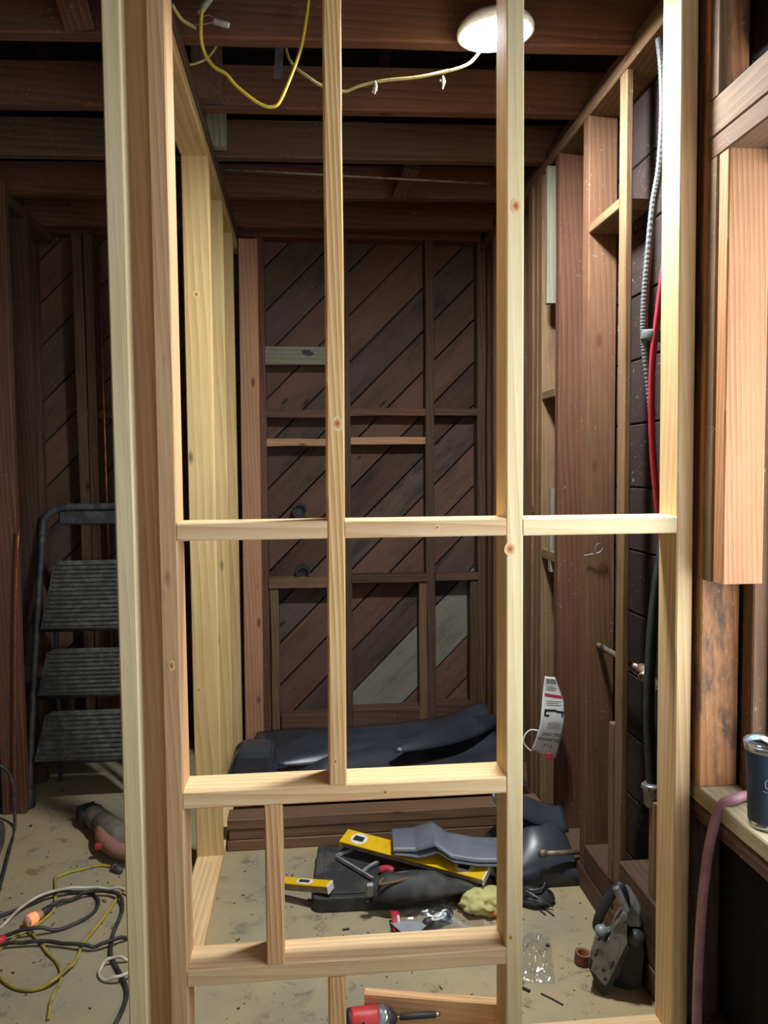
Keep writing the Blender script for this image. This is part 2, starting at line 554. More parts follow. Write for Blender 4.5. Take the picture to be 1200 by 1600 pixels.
def sheet_bm(fn, nu, nv, th=0.002, bm=None):
    """fn(u, v) -> point, u, v in 0..1; a sheet with thickness"""
    bm = bm or bmesh.new()
    g = [[Vector(fn(i / nu, j / nv)) for j in range(nv + 1)] for i in range(nu + 1)]

    def nor(i, j):
        a = g[min(i + 1, nu)][j] - g[max(i - 1, 0)][j]
        b = g[i][min(j + 1, nv)] - g[i][max(j - 1, 0)]
        c = a.cross(b)
        return c.normalized() if c.length > 1e-9 else Vector((0, 0, 1))
    top = [[bm.verts.new(g[i][j]) for j in range(nv + 1)] for i in range(nu + 1)]
    bot = [[bm.verts.new(g[i][j] - nor(i, j) * th) for j in range(nv + 1)] for i in range(nu + 1)]
    for i in range(nu):
        for j in range(nv):
            bm.faces.new((top[i][j], top[i + 1][j], top[i + 1][j + 1], top[i][j + 1]))
            bm.faces.new((bot[i][j], bot[i][j + 1], bot[i + 1][j + 1], bot[i + 1][j]))
    for i in range(nu):
        bm.faces.new((top[i][0], bot[i][0], bot[i + 1][0], top[i + 1][0]))
        bm.faces.new((top[i][nv], top[i + 1][nv], bot[i + 1][nv], bot[i][nv]))
    for j in range(nv):
        bm.faces.new((top[0][j], top[0][j + 1], bot[0][j + 1], bot[0][j]))
        bm.faces.new((top[nu][j], bot[nu][j], bot[nu][j + 1], top[nu][j + 1]))
    return bm


def text_bm(s, size, mt, th=0.0006):
    cu = bpy.data.curves.new('lettering', 'FONT')
    cu.body = s
    cu.size = size
    cu.align_x = 'CENTER'
    cu.align_y = 'CENTER'
    cu.extrude = th
    cu.resolution_u = 2
    o = bpy.data.objects.new('lettering', cu)
    COL.objects.link(o)
    dg = bpy.context.evaluated_depsgraph_get()
    me = bpy.data.meshes.new_from_object(o.evaluated_get(dg))
    bm = bmesh.new()
    bm.from_mesh(me)
    bpy.data.objects.remove(o)
    bpy.data.curves.remove(cu)
    bpy.data.meshes.remove(me)
    bmesh.ops.transform(bm, matrix=mt, verts=bm.verts[:])
    return bm


def clip_poly(poly, axis, val, keep_less):
    out = []
    for i in range(len(poly)):
        a, b = poly[i], poly[(i + 1) % len(poly)]
        ia = (a[axis] <= val) == keep_less
        ib = (b[axis] <= val) == keep_less
        if ia:
            out.append(a)
        if ia != ib:
            t = (val - a[axis]) / (b[axis] - a[axis])
            out.append((a[0] + (b[0] - a[0]) * t, a[1] + (b[1] - a[1]) * t))
    return out


def frame_of(xd, yd):
    x = Vector(xd).normalized()
    y = Vector(yd)
    y = (y - x * y.dot(x)).normalized()
    z = x.cross(y)
    return x, y, z


def mat_of(o, xd, yd):
    x, y, z = frame_of(xd, yd)
    m = Matrix((x, y, z)).transposed().to_4x4()
    m.translation = Vector(o)
    return m


# ================================================================== THE SETTING
ZC = 2.45                      # underside of the ceiling joists
XL, XR = -1.24, 0.86           # inner planes of the old left wall and of the right wall
YB = 3.75                      # stud faces of the far wall
YF = 1.62                      # near face of the new partition

tag(link('floor', box_bm((-0.15, 1.2, -0.05), (2.6, 6.2, 0.1)), 'concrete'), 'dusty grey concrete slab floor', kind='structure')

# ---- ceiling: joists, braces, straps, roof boards
ceil = setting('ceiling', 'open ceiling of old brown joists under dark roof boards')
for i, yf in enumerate([0.52, 0.91, 1.30, 1.68, 2.078, 2.462, 2.835, 3.226, 3.62]):
    sk = -0.041
    y0 = yf - 0.045 - sk * 1.24
    mt = 'red_old' if i % 3 else 'brown_old'
    beam('joist', ceil, mt, (-1.24, y0, ZC), (0.95, y0 + sk * 2.19, ZC), 0.045, 0.13, (0, 1, 0), seg=6, jit=0.002, cham=0.004)
yy = -1.66
while yy < 3.92:
    beam('roof_board', ceil, 'deck', (-1.42, yy, 2.98), (1.12, yy, 2.98), 0.135, 0.02, (0, 1, 0), seg=1)
    yy += 0.14
for xx in (-0.95, -0.35, 0.28, 0.78):
    ybeam('rafter', ceil, 'dark_plank', -1.6, 3.9, xx, 2.84, 0.045, 0.138, seg=2)
# braces and blocks between joists
a, b = PY(101, 50, 1.985), PY(58, -95, 1.72)
beam('brace', ceil, 'red_old', a, b, 0.07, 0.04, (1, 0.2, 0.2), seg=2, jit=0.002)
a, b = PY(613, 309, 3.10), PY(632, 262, 2.93)
beam('brace', ceil, 'brown_old', a, b, 0.06, 0.035, (1, 0, 0), seg=2, jit=0.002)
a = PY(297, 118, 2.36)
vstud('brace', ceil, 'brown_old', a.x, 2.37, ZC + 0.002, ZC + 0.3, 0.09, 0.04, seg=2)
a = PY(428, 122, 2.3)
b = PY(430, 72, 2.3)
beam('strap', ceil, 'strap', a, b, 0.024, 0.002, (1, 0, 0), seg=1, cham=0.0003)
a = PY(322, 208, 2.75)
vstud('brace', ceil, 'grey_old', a.x, 2.72, ZC + 0.004, ZC + 0.2, 0.07, 0.035, seg=2)

# ---- far wall: diagonal sheathing planks, studs, blocks
wb = setting('wall_back', 'far wall of dark diagonal planks behind old studs')
SH = YB + 0.088
PW = 0.150
k = -12
cz = 1.2
s2 = math.sqrt(0.5)
x0, x1, z0, z1 = XL - 0.1, 0.98, 0.0, 2.62
# the wide grey plank runs where the lower bays show pale
g_low = PY(655, 1072, SH)
g0 = (g_low.z - g_low.x)                      # z - x along the plank's lower edge
span = 0.325
edges = []
e = g0
while e > -1.2:
    edges.append(e)
    e -= PW / s2
edges = edges[::-1]
e = g0 + span
edges.append(e)
while e < 4.2:
    e += PW / s2 * random.choice((0.93, 1.0, 1.0, 1.08, 1.25))
    edges.append(e)
for i in range(len(edges) - 1):
    lo, hi = edges[i] + 0.006, edges[i + 1] - 0.006
    poly = [(-3.0, -3.0 + lo), (3.0, 3.0 + lo), (3.0, 3.0 + hi), (-3.0, -3.0 + hi)]
    for ax, val, less in ((0, x0, False), (0, x1, True), (1, z0, False), (1, z1, True)):
        poly = clip_poly(poly, ax, val, less)
        if len(poly) < 3:
            break
    if len(poly) < 3:
        continue
    cx = sum(p[0] for p in poly) / len(poly)
    cz_ = sum(p[1] for p in poly) / len(poly)
    dy = random.uniform(0.0, 0.005)
    bm = bmesh.new()
    # local frame: Z along the plank, X across it, Y into the wall
    loc = [((p[0] - cx) * s2 - (p[1] - cz_) * s2, (p[0] - cx) * s2 + (p[1] - cz_) * s2) for p in poly]
    fr = [bm.verts.new((u, 0, v)) for u, v in loc]
    bk = [bm.verts.new((u, 0.02, v)) for u, v in loc]
    bm.faces.new(fr)
    bm.faces.new(bk[::-1])
    for q in range(len(fr)):
        bm.faces.new((fr[q], bk[q], bk[(q + 1) % len(fr)], fr[(q + 1) % len(fr)]))
    grey = abs(edges[i] - g0) < 1e-6
    o = link('plank', bm, 'plank_grey' if grey else ('plank_red', 'plank_dark', 'plank', 'plank_red', 'plank', 'plank_dark', 'plank_red')[i % 7], wb)
    o.matrix_basis = Matrix(((s2, 0, s2, cx), (0, 1, 0, SH + dy), (-s2, 0, s2, cz_), (0, 0, 0, 1)))
    if grey:
        o['label'] = 'wide pale grey diagonal plank'
tag(link('backing', box_bm(((x0 + x1) / 2, SH + 0.045, 1.5), (x1 - x0 + 0.2, 0.02, 3.0)), 'black_paper', wb))
sx = PY(403, 700, YB).x
STUDS = [-1.0, PY(532, 600, YB).x, PY(665, 600, YB).x]
vstud('stud', wb, 'red_old', sx, YB, 0.04, 2.455, 0.042, 0.088, seg=5, jit=0.003)
vstud('stud', wb, 'brown_old', STUDS[1], YB, 0.04, 2.455, 0.044, 0.088, seg=5, jit=0.003)
vstud('stud', wb, 'brown_old', STUDS[2], YB, 0.04, 2.455, 0.044, 0.088, seg=5, jit=0.003)
vstud('stud', wb, 'brown_old', PY(746, 600, YB).x, YB, 0.04, 2.455, 0.042, 0.088, seg=5, jit=0.003)
vstud('stud', wb, 'red_old', PY(746, 600, YB).x + 0.044, YB - 0.02, 0.04, 2.455, 0.044, 0.108, seg=5, jit=0.003)
for px in (118, 136):
    vstud('stud', wb, 'brown_old', PY(px, 600, YB).x, YB, 0.0, 2.455, 0.045, 0.088, seg=4, jit=0.003)
vstud('stud', wb, 'brown_old', -0.78, YB, 0.0, 2.455, 0.044, 0.088, seg=4, jit=0.003)
xbeam('top_plate', wb, 'red_old', XL, XR, YB - 0.005, 2.457, 0.1, 0.07, seg=4, jit=0.002)
xbeam('block', wb, 'brown_old', PY(125, 650, YB).x, -0.78, YB, 1.60, 0.085, 0.04)
bL, bM, bR = sx + 0.042, STUDS[1], STUDS[2]
rx = PY(746, 600, YB).x
gb = xbeam('block', wb, 'grey_old', bL, bM, YB + 0.004, 1.857, 0.02, 0.088, seg=2, label='grey weathered block with a ragged hole')
# ragged hole in the grey block
h = PY(480, 551, YB + 0.002)
bm = bmesh.new()
pl = [(0.034 * math.cos(t) * random.uniform(0.6, 1.1), 0.016 * math.sin(t) * random.uniform(0.7, 1.2)) for t in [i * math.pi / 6 for i in range(12)]]
prism_bm(pl, (1, 0, 0), (0, 0, 1), (0, 1, 0), 0.0012, Vector((h.x, YB + 0.0032, h.z)), bm)
link('hole', bm, 'ink', wb)
for (a0, a1, z, th, mt) in ((bL, bM, 1.604, 0.038, 'brown_old'), (bM + 0.044, bR, 1.611, 0.036, 'red_old'), (bR + 0.044, rx, 1.612, 0.036, 'brown_old'),
                            (bL, bM, 1.466, 0.036, 'fir_worn'), (bM + 0.044, bR, 1.472, 0.036, 'fir_worn'),
                            (bL, bM, 0.775, 0.05, 'tan_old'), (bM + 0.044, bR, 0.792, 0.04, 'brown_old'), (bR + 0.044, rx, 0.795, 0.036, 'brown_old')):
    xbeam('block', wb, mt, a0, a1, YB + (-0.012 if z < 1 else 0.002), z, 0.09, th, seg=3, jit=0.002)
for px, mt in ((423, 'tan_old'), (655, 'tan_old'), (735, 'brown_old')):
    vstud('cripple_stud', wb, mt, PY(px, 1000, YB).x, YB, 0.04, 0.79, 0.04, 0.088, seg=3, jit=0.002)
xbeam('bottom_plate', wb, 'brown_old', XL, XR, YB, 0.0, 0.088, 0.04, seg=3)
for a0, a1, z in ((bL + 0.05, bM, 0.145), (bM + 0.044, bR, 0.16), (bR + 0.044, rx, 0.175)):
    xbeam('base_block', wb, 'brown_old', a0, a1, YB + 0.002, 0.042, 0.084, z - 0.042, seg=2)
# two dark pipe stubs through the planks
for px, py in ((468, 797), (473, 893)):
    p = PY(px, py, SH)
    link('pipe_stub', lathe_bm([(0.033, 0), (0.036, 0.004), (0.036, 0.06), (0.028, 0.06), (0.026, 0.03)], (0, -1, 0), (p.x, SH, p.z), 16), 'black_plastic', wb)

# ---- new left wall running away from the camera
wl = setting('wall_left', 'new yellow stud wall running back on the left')
LX0, LX1 = -0.394, -0.306
for y, mt in ((2.6, 'fir_yellow'), (3.01, 'fir_yellow'), (3.41, 'fir_yellow')):
    vstud('stud', wl, mt, LX0, y, 0.038, 2.372, 0.088, 0.038, seg=3)
ybeam('bottom_plate', wl, 'fir', 1.72, 3.6, LX0, 0.0, 0.088, 0.038)
ybeam('top_plate', wl, 'fir_yellow', 1.72, 3.74, LX0, 2.372, 0.088, 0.037)
ybeam('top_plate', wl, 'brown_old', 1.72, 3.74, LX0 - 0.005, 2.411, 0.1, 0.036)
a, b = PY(372, 378, 3.62), PY(383, 1130, 3.62)
vstud('stud', wb, 'fir_worn', b.x, 3.62, 0.04, 2.41, 0.086, 0.038, lean=a.x - b.x, seg=3)

# ---- new partition in front
wf = setting('wall_front', 'new pale fir partition frame with window-like openings')
XB = -0.308
vstud('stud', wf, 'fir_pale', -0.394, YF, 0.038, 2.41, 0.038, 0.049, seg=4, jit=0.0008)
vstud('stud', wf, 'fir_red', -0.394, YF + 0.0495, 0.038, 2.41, 0.088, 0.038, seg=2)
vstud('stud', wf, 'fir_red', XB, YF, 0.038, 2.41, 0.038, 0.089, seg=4, jit=0.0006)
vstud('stud', wf, 'fir_stripe', 0.038, YF, 0.676, 2.41, 0.0375, 0.089, lean=0.008, seg=5, jit=0.001)
vstud('stud', wf, 'fir_pale', 0.426, YF, 0.038, 2.41, 0.038, 0.089, seg=4, jit=0.0006)
vstud('stud', wf, 'fir', 0.815, YF, 0.038, 2.41, 0.038, 0.089, lean=-0.008, seg=4, jit=0.0006)
xbeam('bottom_plate', wf, 'fir', -0.394, 0.855, YF, 0.0, 0.089, 0.038)
xbeam('top_plate', wf, 'fir', -0.394, 0.855, YF, 2.41, 0.089, 0.038)
BRX = XB + 0.038
xbeam('sill', wf, 'fir', BRX, 0.426, YF, 0.638, 0.089, 0.038, seg=3, jit=0.0006)
xbeam('sill', wf, 'fir', BRX, 0.426, YF, 0.247, 0.089, 0.038, seg=3, jit=0.0006)
xbeam('block', wf, 'fir', BRX, 0.0405, YF, 1.208, 0.089, 0.038, seg=2)
xbeam('block', wf, 'fir', 0.078, 0.426, YF, 1.208, 0.089, 0.038, seg=2)
xbeam('block', wf, 'fir_pale', 0.464, 0.811, YF, 1.207, 0.089, 0.038, seg=2)
p = PY(415, 1400, YF)
vstud('cripple_stud', wf, 'fir_stripe', p.x, YF, 0.285, 0.638, 0.0375, 0.089)
p = PY(514, 1560, YF)
vstud('cripple_stud', wf, 'fir_stripe', p.x, YF, 0.038, 0.247, 0.0375, 0.089)

# ---- right wall: old studs, plates, blocks, window opening with jambs
wr = setting('wall_right', 'old stud wall on the right with a window opening')
XW = 0.09
XS = XR + XW + 0.004
# exterior boards behind the studs (gap left for the window)
z = 0.0
while z < 2.9:
    hgt = 0.185
    lo, hi = z, z + hgt - 0.004
    if hi < 0.60 or lo > 2.06:
        ybeam('siding_board', wr, 'dark_plank', -1.6, 3.86, XS, lo, 0.02, hi - lo, seg=1)
    else:
        ybeam('siding_board', wr, 'dark_plank', 1.60, 3.86, XS, lo, 0.02, hi - lo, seg=1)
        ybeam('siding_board', wr, 'dark_plank', -1.6, 0.06, XS, lo, 0.02, hi - lo, seg=1)
    z += hgt
link('building_paper', box_bm((XS + 0.03, 2.7, 1.5), (0.008, 2.2, 3.0)), 'black_paper', wr)
vstud('furring', wr, 'tan_old', XR, 2.028, 0.04, 2.41, 0.02, 0.046, seg=5, jit=0.001)
for y, th, mt in ((2.300, 0.05, 'rust_old'), (2.575, 0.042, 'red_old'), (2.765, 0.05, 'tan_old'),
                  (2.82, 0.045, 'tan_old'), (2.885, 0.06, 'rust_old'), (3.2, 0.045, 'brown_old'), (3.5, 0.045, 'brown_old')):
    vstud('stud', wr, mt, XR, y, 0.04, 2.41, XW, th, seg=5, jit=0.002)
vstud('nailer', wr, 'grey_old', XR - 0.014, 2.66, 1.93, 2.40, 0.06, 0.03, seg=3, jit=0.002)
vstud('nailer', wr, 'grey_old', XR + 0.002, 2.66, 0.98, 1.28, 0.05, 0.03, seg=3, jit=0.003)
vstud('nailer', wr, 'tan_old', XR - 0.004, 2.076, 0.16, 0.62, 0.03, 0.03, seg=3, jit=0.002)
ybeam('top_plate', wr, 'tan_old', 0.0, 3.75, XR - 0.004, 2.41, XW + 0.01, 0.038, seg=5, jit=0.002)
ybeam('top_plate', wr, 'brown_old', 0.0, 3.75, XR + 0.008, 2.449, XW, 0.036, seg=5, jit=0.003)
ybeam('bottom_plate', wr, 'brown_old', 0.0, 3.75, XR - 0.004, 0.0, XW + 0.01, 0.075, seg=3, jit=0.002)
ybeam('block', wr, 'brown_old', 2.076, 2.298, XR - 0.002, 0.077, XW, 0.08, seg=2)
ybeam('block', wr, 'brown_old', 1.72, 2.026, XR - 0.002, 0.077, XW, 0.17, seg=2)
ybeam('block', wr, 'tan_old', 2.076, 2.298, XR, 2.06, XW, 0.03, seg=2)
ybeam('block', wr, 'tan_old', 2.62, 2.763, XR, 1.60, XW, 0.03, seg=1)
ybeam('block', wr, 'rust_old', 2.866, 2.884, XR, 1.18, XW, 0.03, seg=1)
ybeam('block', wr, 'tan_old', 2.62, 2.763, XR, 1.02, XW, 0.035, seg=1)
vstud('stud', wr, 'tan_old', 0.865, 1.82, 0.248, 0.50, 0.06, 0.04, seg=2, jit=0.002)
# window opening near the camera
vstud('king_stud', wr, 'orange_old', XR, 1.60, 0.64, 2.41, XW, 0.045, seg=3, jit=0.001)
vstud('stud', wr, 'brown_old', XR - 0.01, 1.647, 0.075, 2.41, XW, 0.04, seg=3, jit=0.001)
vstud('trimmer', wr, 'tan_old', XR, 1.562, 1.106, 2.0, XW, 0.037, seg=2)
vstud('trimmer', wr, 'pink_fir', XR + 0.003, 1.522, 1.106, 2.0, XW, 0.039, seg=2)
vstud('cripple_stud', wr, 'tan_old', XR, 1.56, 2.125, 2.41, 0.02, 0.04, seg=1)
vstud('cripple_stud', wr, 'tan_old', XR, 1.15, 2.125, 2.41, XW, 0.04, seg=1)
vstud('king_stud', wr, 'brown_old', XR, 0.06, 0.075, 2.41, XW, 0.045, seg=2)
ybeam('header', wr, 'tan_old', 0.106, 1.60, XR, 2.046, XW, 0.079, seg=3, jit=0.001)
ybeam('header', wr, 'rust_old', 0.106, 1.60, XR, 2.0, XW, 0.045, seg=3, jit=0.001)
ybeam('window_sill', wr, 'sill_dusty', 0.106, 1.645, XR, 0.600, XW + 0.03, 0.038, seg=3, jit=0.001)
ybeam('window_sill', wr, 'brown_old', 0.106, 1.645, XR + 0.002, 0.560, XW - 0.004, 0.039, seg=3, jit=0.001)
for y in (0.35, 0.80, 1.22):
    vstud('cripple_stud', wr, 'brown_old', XR + 0.004, y, 0.075, 0.559, XW - 0.006, 0.042, seg=1)
link('building_paper', box_bm((XR + XW - 0.004, 0.88, 0.32), (0.004, 1.53, 0.47)), 'black_paper', wr)
wn = setting('window_1', 'window in the right wall beside the camera')
link('pane', box_bm((XR + XW + 0.046, 0.82, 1.32), (0.004, 1.40, 1.37)), 'glass', wn)
FX = XR + XW + 0.004
ybeam('frame', wn, 'rust_old', 0.105, 1.598, FX, 0.640, 0.036, 0.03)
ybeam('frame', wn, 'rust_old', 0.105, 1.598, FX, 1.965, 0.036, 0.034)
vstud('frame', wn, 'rust_old', FX, 0.108, 0.672, 1.963, 0.036, 0.03)
vstud('frame', wn, 'rust_old', FX, 1.555, 0.672, 1.963, 0.036, 0.043)
vstud('stop', wn, 'grey_old', FX + 0.038, 1.53, 0.64, 1.99, 0.03, 0.06)

# ---- old left wall of the room, wall behind the camera
wo = setting('wall_old_left', 'dark old plank wall on the far left')
y = -1.6
i = 0
while y < 3.84:
    w_ = random.choice((0.14, 0.145, 0.15))
    vstud('plank', wo, 'plank', XL - 0.03 + random.uniform(0, 0.004), y, 0.0, 2.6, 0.02, w_ - 0.004, seg=1)
    y += w_
vstud('post', wo, 'red_old', PY(-14, 800, 3.10).x, 3.10, 0.0, 2.45, PY(24, 800, 3.10).x - PY(-14, 800, 3.10).x, 0.045, seg=4, jit=0.003)
for yy, mt in ((3.4, 'brown_old'), (1.9, 'brown_old'), (1.0, 'brown_old')):
    vstud('stud', wo, mt, XL, yy, 0.0, 2.45, 0.09, 0.045, seg=4, jit=0.003)
ybeam('top_plate', wo, 'brown_old', -1.6, 3.75, XL - 0.005, 2.41, 0.09, 0.038, seg=4, jit=0.002)
link('building_paper', box_bm((XL - 0.045, 1.1, 1.5), (0.008, 5.6, 3.0)), 'black_paper', wo)
wq = setting('wall_rear', 'old plank wall behind the camera with an opening added for the fill light')
xx = -1.3
while xx < 1.0:
    if -0.25 < xx < 0.9:  # gap in the planks made only for the added rear fill light
        vstud('plank', wq, 'plank', xx, -1.62, 0.0, 0.98, 0.146, 0.02, seg=1)
        vstud('plank', wq, 'plank', xx, -1.62, 2.12, 2.9, 0.146, 0.02, seg=1)
    else:
        vstud('plank', wq, 'plank', xx, -1.62, 0.0, 2.9, 0.146, 0.02, seg=1)
    xx += 0.15
for o in bpy.data.objects:
    if o.name.startswith('daylight_rear'):
        o.location.y = -1.68


# ================================================================== THINGS OVERHEAD
# round LED work light facing down, hung on the near face of a joist
bc = PY(774, 50, 1.945)
ax = Vector((0.06, 0.05, -1.0)).normalized()
lamp = thing('ceiling_lamp', 'round glaring lit work lamp under the ceiling joists', 'lamp', bc)
link('housing', lathe_bm([(0.060, -0.030), (0.078, -0.027), (0.090, -0.016), (0.096, -0.005), (0.096, 0.006), (0.089, 0.007), (0.088, -0.004)], ax, (0, 0, 0), 32), 'porcelain', lamp, smooth=True)
link('diffuser', lathe_bm([(0.087, -0.010), (0.087, -0.002), (0.060, -0.001), (0.008, 0.0)], ax, (0, 0, 0), 32), 'bulb', lamp, smooth=False)
link('bracket', box_bm((0.0, 0.03, 0.036), (0.03, 0.12, 0.014), 0.003), 'grey_metal', lamp)


def one(name, bm, mat, label, cat, smooth=True, group=None):
    """a thing that is one mesh; its origin goes to its lowest point"""
    zs = [v.co.z for v in bm.verts]
    xs = [v.co.x for v in bm.verts]
    ys = [v.co.y for v in bm.verts]
    c = Vector(((min(xs) + max(xs)) / 2, (min(ys) + max(ys)) / 2, min(zs)))
    bmesh.ops.translate(bm, verts=bm.verts[:], vec=-c)
    o = link(name, bm, mat, loc=c, smooth=smooth)
    return tag(o, label, cat, group)


def zp(pts, dx, dy, s):
    """points read in an enlarged crop -> photograph pixels"""
    return [(dx + x / s, dy + y / s) for x, y in pts]


# ---- yellow cables under the joists
def cable(name, pts, r, mat, label):
    return one(name, tube_bm([PY(x, y, Y) for x, y, Y in pts], r, 8, 6), mat, label, 'cable')


cable('cable', [(316, 12, 1.93), (314, 40, 1.93), (315, 65, 1.94), (322, 88, 1.95), (335, 105, 1.95), (352, 115, 1.95), (368, 133, 1.95), (388, 150, 1.95),
                (404, 161, 1.95), (420, 167, 1.95), (434, 163, 1.95), (446, 140, 1.95), (460, 105, 1.96), (470, 75, 1.97), (476, 45, 1.975), (481, 10, 1.98), (484, -30, 1.99)],
      0.0042, 'yellow_cable', 'bright yellow cable hanging in a deep loop from the joists')
cable('cable', [(447, 76, 2.012), (452, 92, 1.99), (462, 106, 1.98), (478, 118, 1.96), (503, 134, 1.96), (537, 143, 1.96), (560, 135, 1.95), (600, 126, 1.94), (650, 121, 1.93),
                (690, 113, 1.93), (715, 107, 1.93), (735, 98, 1.935), (752, 78, 1.945)], 0.0036, 'dusty_cable', 'dusty yellow cable running across to the lit lamp')
cable('cable', [(268, 6, 1.9), (282, 28, 1.93), (296, 38, 1.94), (306, 44, 1.95)], 0.0045, 'dusty_cable', 'stripped cable end beside the new top plate')
cable('cable', [(288, 103, 2.2), (306, 99, 2.2), (322, 92, 2.2), (333, 80, 2.2), (340, 68, 2.2)], 0.0035, 'dusty_cable', 'short dusty cable behind the bright yellow loop')
for k, (pts, lab) in enumerate((([(318, 26, 1.95), (328, 24, 1.95), (338, 33, 1.95), (350, 38, 1.95)], 'x'), ([(300, 38, 1.95), (318, 38, 1.95), (332, 35, 1.95), (350, 37, 1.95)], 'x'))):
    cable('bare_wire', pts, 0.0014, 'old_pipe', ('upper' if k == 0 else 'lower') + ' bare wire running into the grey wire connector')
t = thing('wire_connector', 'grey crimped wire connector against the brown joist', 'connector', PY(345, 36, 1.952))
link('sleeve', lathe_bm([(0.006, -0.018), (0.008, -0.014), (0.008, 0.012), (0.007, 0.016)], (1, 0, -0.25), (0, 0, 0), 12), 'connector', t, smooth=True)
link('tip', lathe_bm([(0.0065, 0.016), (0.0065, 0.02), (0.004, 0.021)], (1, 0, -0.25), (0, 0, 0), 12), 'white', t, smooth=True)
for px, py in ((320, 5), (326, 4)):
    pass
t = thing('wire_connector', 'pale tilted wire connector at the top of the yellow loop', 'connector', PY(322, 6, 1.945))
link('sleeve', lathe_bm([(0.006, -0.02), (0.008, -0.016), (0.008, 0.016), (0.005, 0.02)], (0.6, 0, 0.8), (0, 0, 0), 12), 'connector', t, smooth=True)
link('collar', lathe_bm([(0.0065, -0.03), (0.0072, -0.026), (0.0065, -0.021)], (0.6, 0, 0.8), (0, 0, 0), 12), 'dusty_cable', t, smooth=True)
for n, (px, py, lab) in enumerate(((586, 138, 'clump of dust hanging mid-way on the lamp cable'), (692, 130, 'clump of dust hanging from the cable nearest the lamp'))):
    p = PY(px, py, 1.94)
    bm = tube_bm([p + Vector((0, 0, 0.018)), p + Vector((0.002, 0, 0.004)), p + Vector((-0.001, 0, -0.014))], lambda u: 0.0012 + 0.0035 * math.sin(math.pi * u) ** 2, 6, 4)
    for q in range(5):
        add_box(bm, p + Vector((random.uniform(-.005, .005), random.uniform(-.003, .003), random.uniform(-.01, .008))), (0.004, 0.003, 0.005))
    one('dust_clump', bm, 'tuft', lab, 'dust', False)

# ---- copper pipes on the left
a, b = PY(153, 360, 3.70), PY(171, 900, 3.70)
one('copper_pipe', tube_bm([a, b + (b - a) * 0.42], 0.006, 10, 0), 'copper', 'thin tall copper pipe in the dark left corner behind the ladder', 'pipe')
one('copper_rod', tube_bm([PY(29, 828, 3.085), PY(24, 950, 3.085), PY(23, 1150, 3.085), PY(23, 1258, 3.085)], 0.0035, 8, 3), 'copper', 'bare copper rod standing against the old left post', 'rod')
one('ceiling_pipe', tube_bm([PY(345, 264, 2.98), PY(560, 276, 2.98), PY(765, 287, 2.98)], 0.005, 8, 2), 'old_pipe', 'thin dull pipe running between the far joists', 'pipe')

# ---- folded step ladder against the left wall
foot = PZ(45, 1262, 0.0)
lad = thing('step_ladder', 'dark paint-spattered folding step ladder leaning in the left room', 'ladder', foot)
SL = 0.21


def lp(x, z, dy=0.0):
    return Vector((x, SL * z + dy, z))


LW = 0.47
for xs in (0.0, LW):
    link('rail', tube_bm([lp(xs, 0.0), lp(xs, 0.4), lp(xs + (0.006 if xs == 0 else -0.006), 0.8), lp(xs + (0.012 if xs == 0 else -0.012), 1.10)], 0.0135, 10, 4), 'ladder', lad, smooth=True)
    link('foot_cap', lathe_bm([(0.024, -0.012), (0.026, 0.0), (0.024, 0.05), (0.016, 0.07)], (0, SL, 1), (xs, 0, 0.013), 12), 'black_plastic', lad, smooth=True)
    link('rear_leg', tube_bm([Vector((xs + (0.05 if xs == 0 else -0.05), 0.24, 0.01)), lp(xs + (0.05 if xs == 0 else -0.05), 0.55, 0.13), lp(xs + (0.05 if xs == 0 else -0.05), 0.85, 0.06)], 0.010, 8, 3), 'ladder', lad, smooth=True)
link('handrail', tube_bm([lp(0.012, 1.08), lp(0.016, 1.15), lp(0.05, 1.185), lp(0.11, 1.20), lp(LW / 2, 1.20), lp(LW - 0.11, 1.20), lp(LW - 0.05, 1.185), lp(LW - 0.016, 1.15), lp(LW - 0.012, 1.08)], 0.016, 10, 5), 'ladder', lad, smooth=True)
link('tray', box_bm(lp(LW / 2, 1.155, 0.02), (LW - 0.15, 0.03, 0.062), 0.006), 'ladder', lad)


def tread(z, h, x0, x1, inset, back):
    """folded tread: ribbed plate standing almost upright"""
    zd = Vector((0, back, h)).normalized()
    L = math.hypot(back, h)
    nrm = Vector((1, 0, 0)).cross(zd)
    poly = [(x0, 0.0), (x1, 0.0), (x1 - 0.004, 0.03), (x1 - inset, L * 0.92), (x1 - inset - 0.03, L), (x0 + inset + 0.03, L), (x0 + inset, L * 0.92), (x0 + 0.004, 0.03)]
    o = lp(0, z, -0.02)
    bm = prism_bm(poly, (1, 0, 0), zd, nrm, 0.014, o)
    nr = int(L / 0.0185)
    for k in range(nr):
        v = 0.014 + k * (L - 0.03) / max(nr - 1, 1)
        ins = inset * min(1, max(0, (v - 0.03) / (L * 0.9))) + 0.016
        c = o + Vector((1, 0, 0)) * ((x0 + x1) / 2) + zd * v + nrm * 0.0165
        rot = Matrix((Vector((1, 0, 0)), nrm, zd)).transposed()
        add_box(bm, c, (x1 - x0 - 2 * ins, 0.010, 0.0095), rot)
    tr = link('tread', bm, 'tread', lad)
    link('lip', tube_bm([o + Vector((x0, 0, 0.0)), o + Vector((x1, 0, 0.0))], 0.013, 8, 0), 'black_plastic', tr, smooth=True)


tread(0.700, 0.27, 0.03, LW - 0.03, 0.03, 0.10)
tread(0.435, 0.175, 0.028, LW - 0.028, 0.02, 0.07)
tread(0.180, 0.18, 0.026, LW - 0.026, 0.022, 0.08)

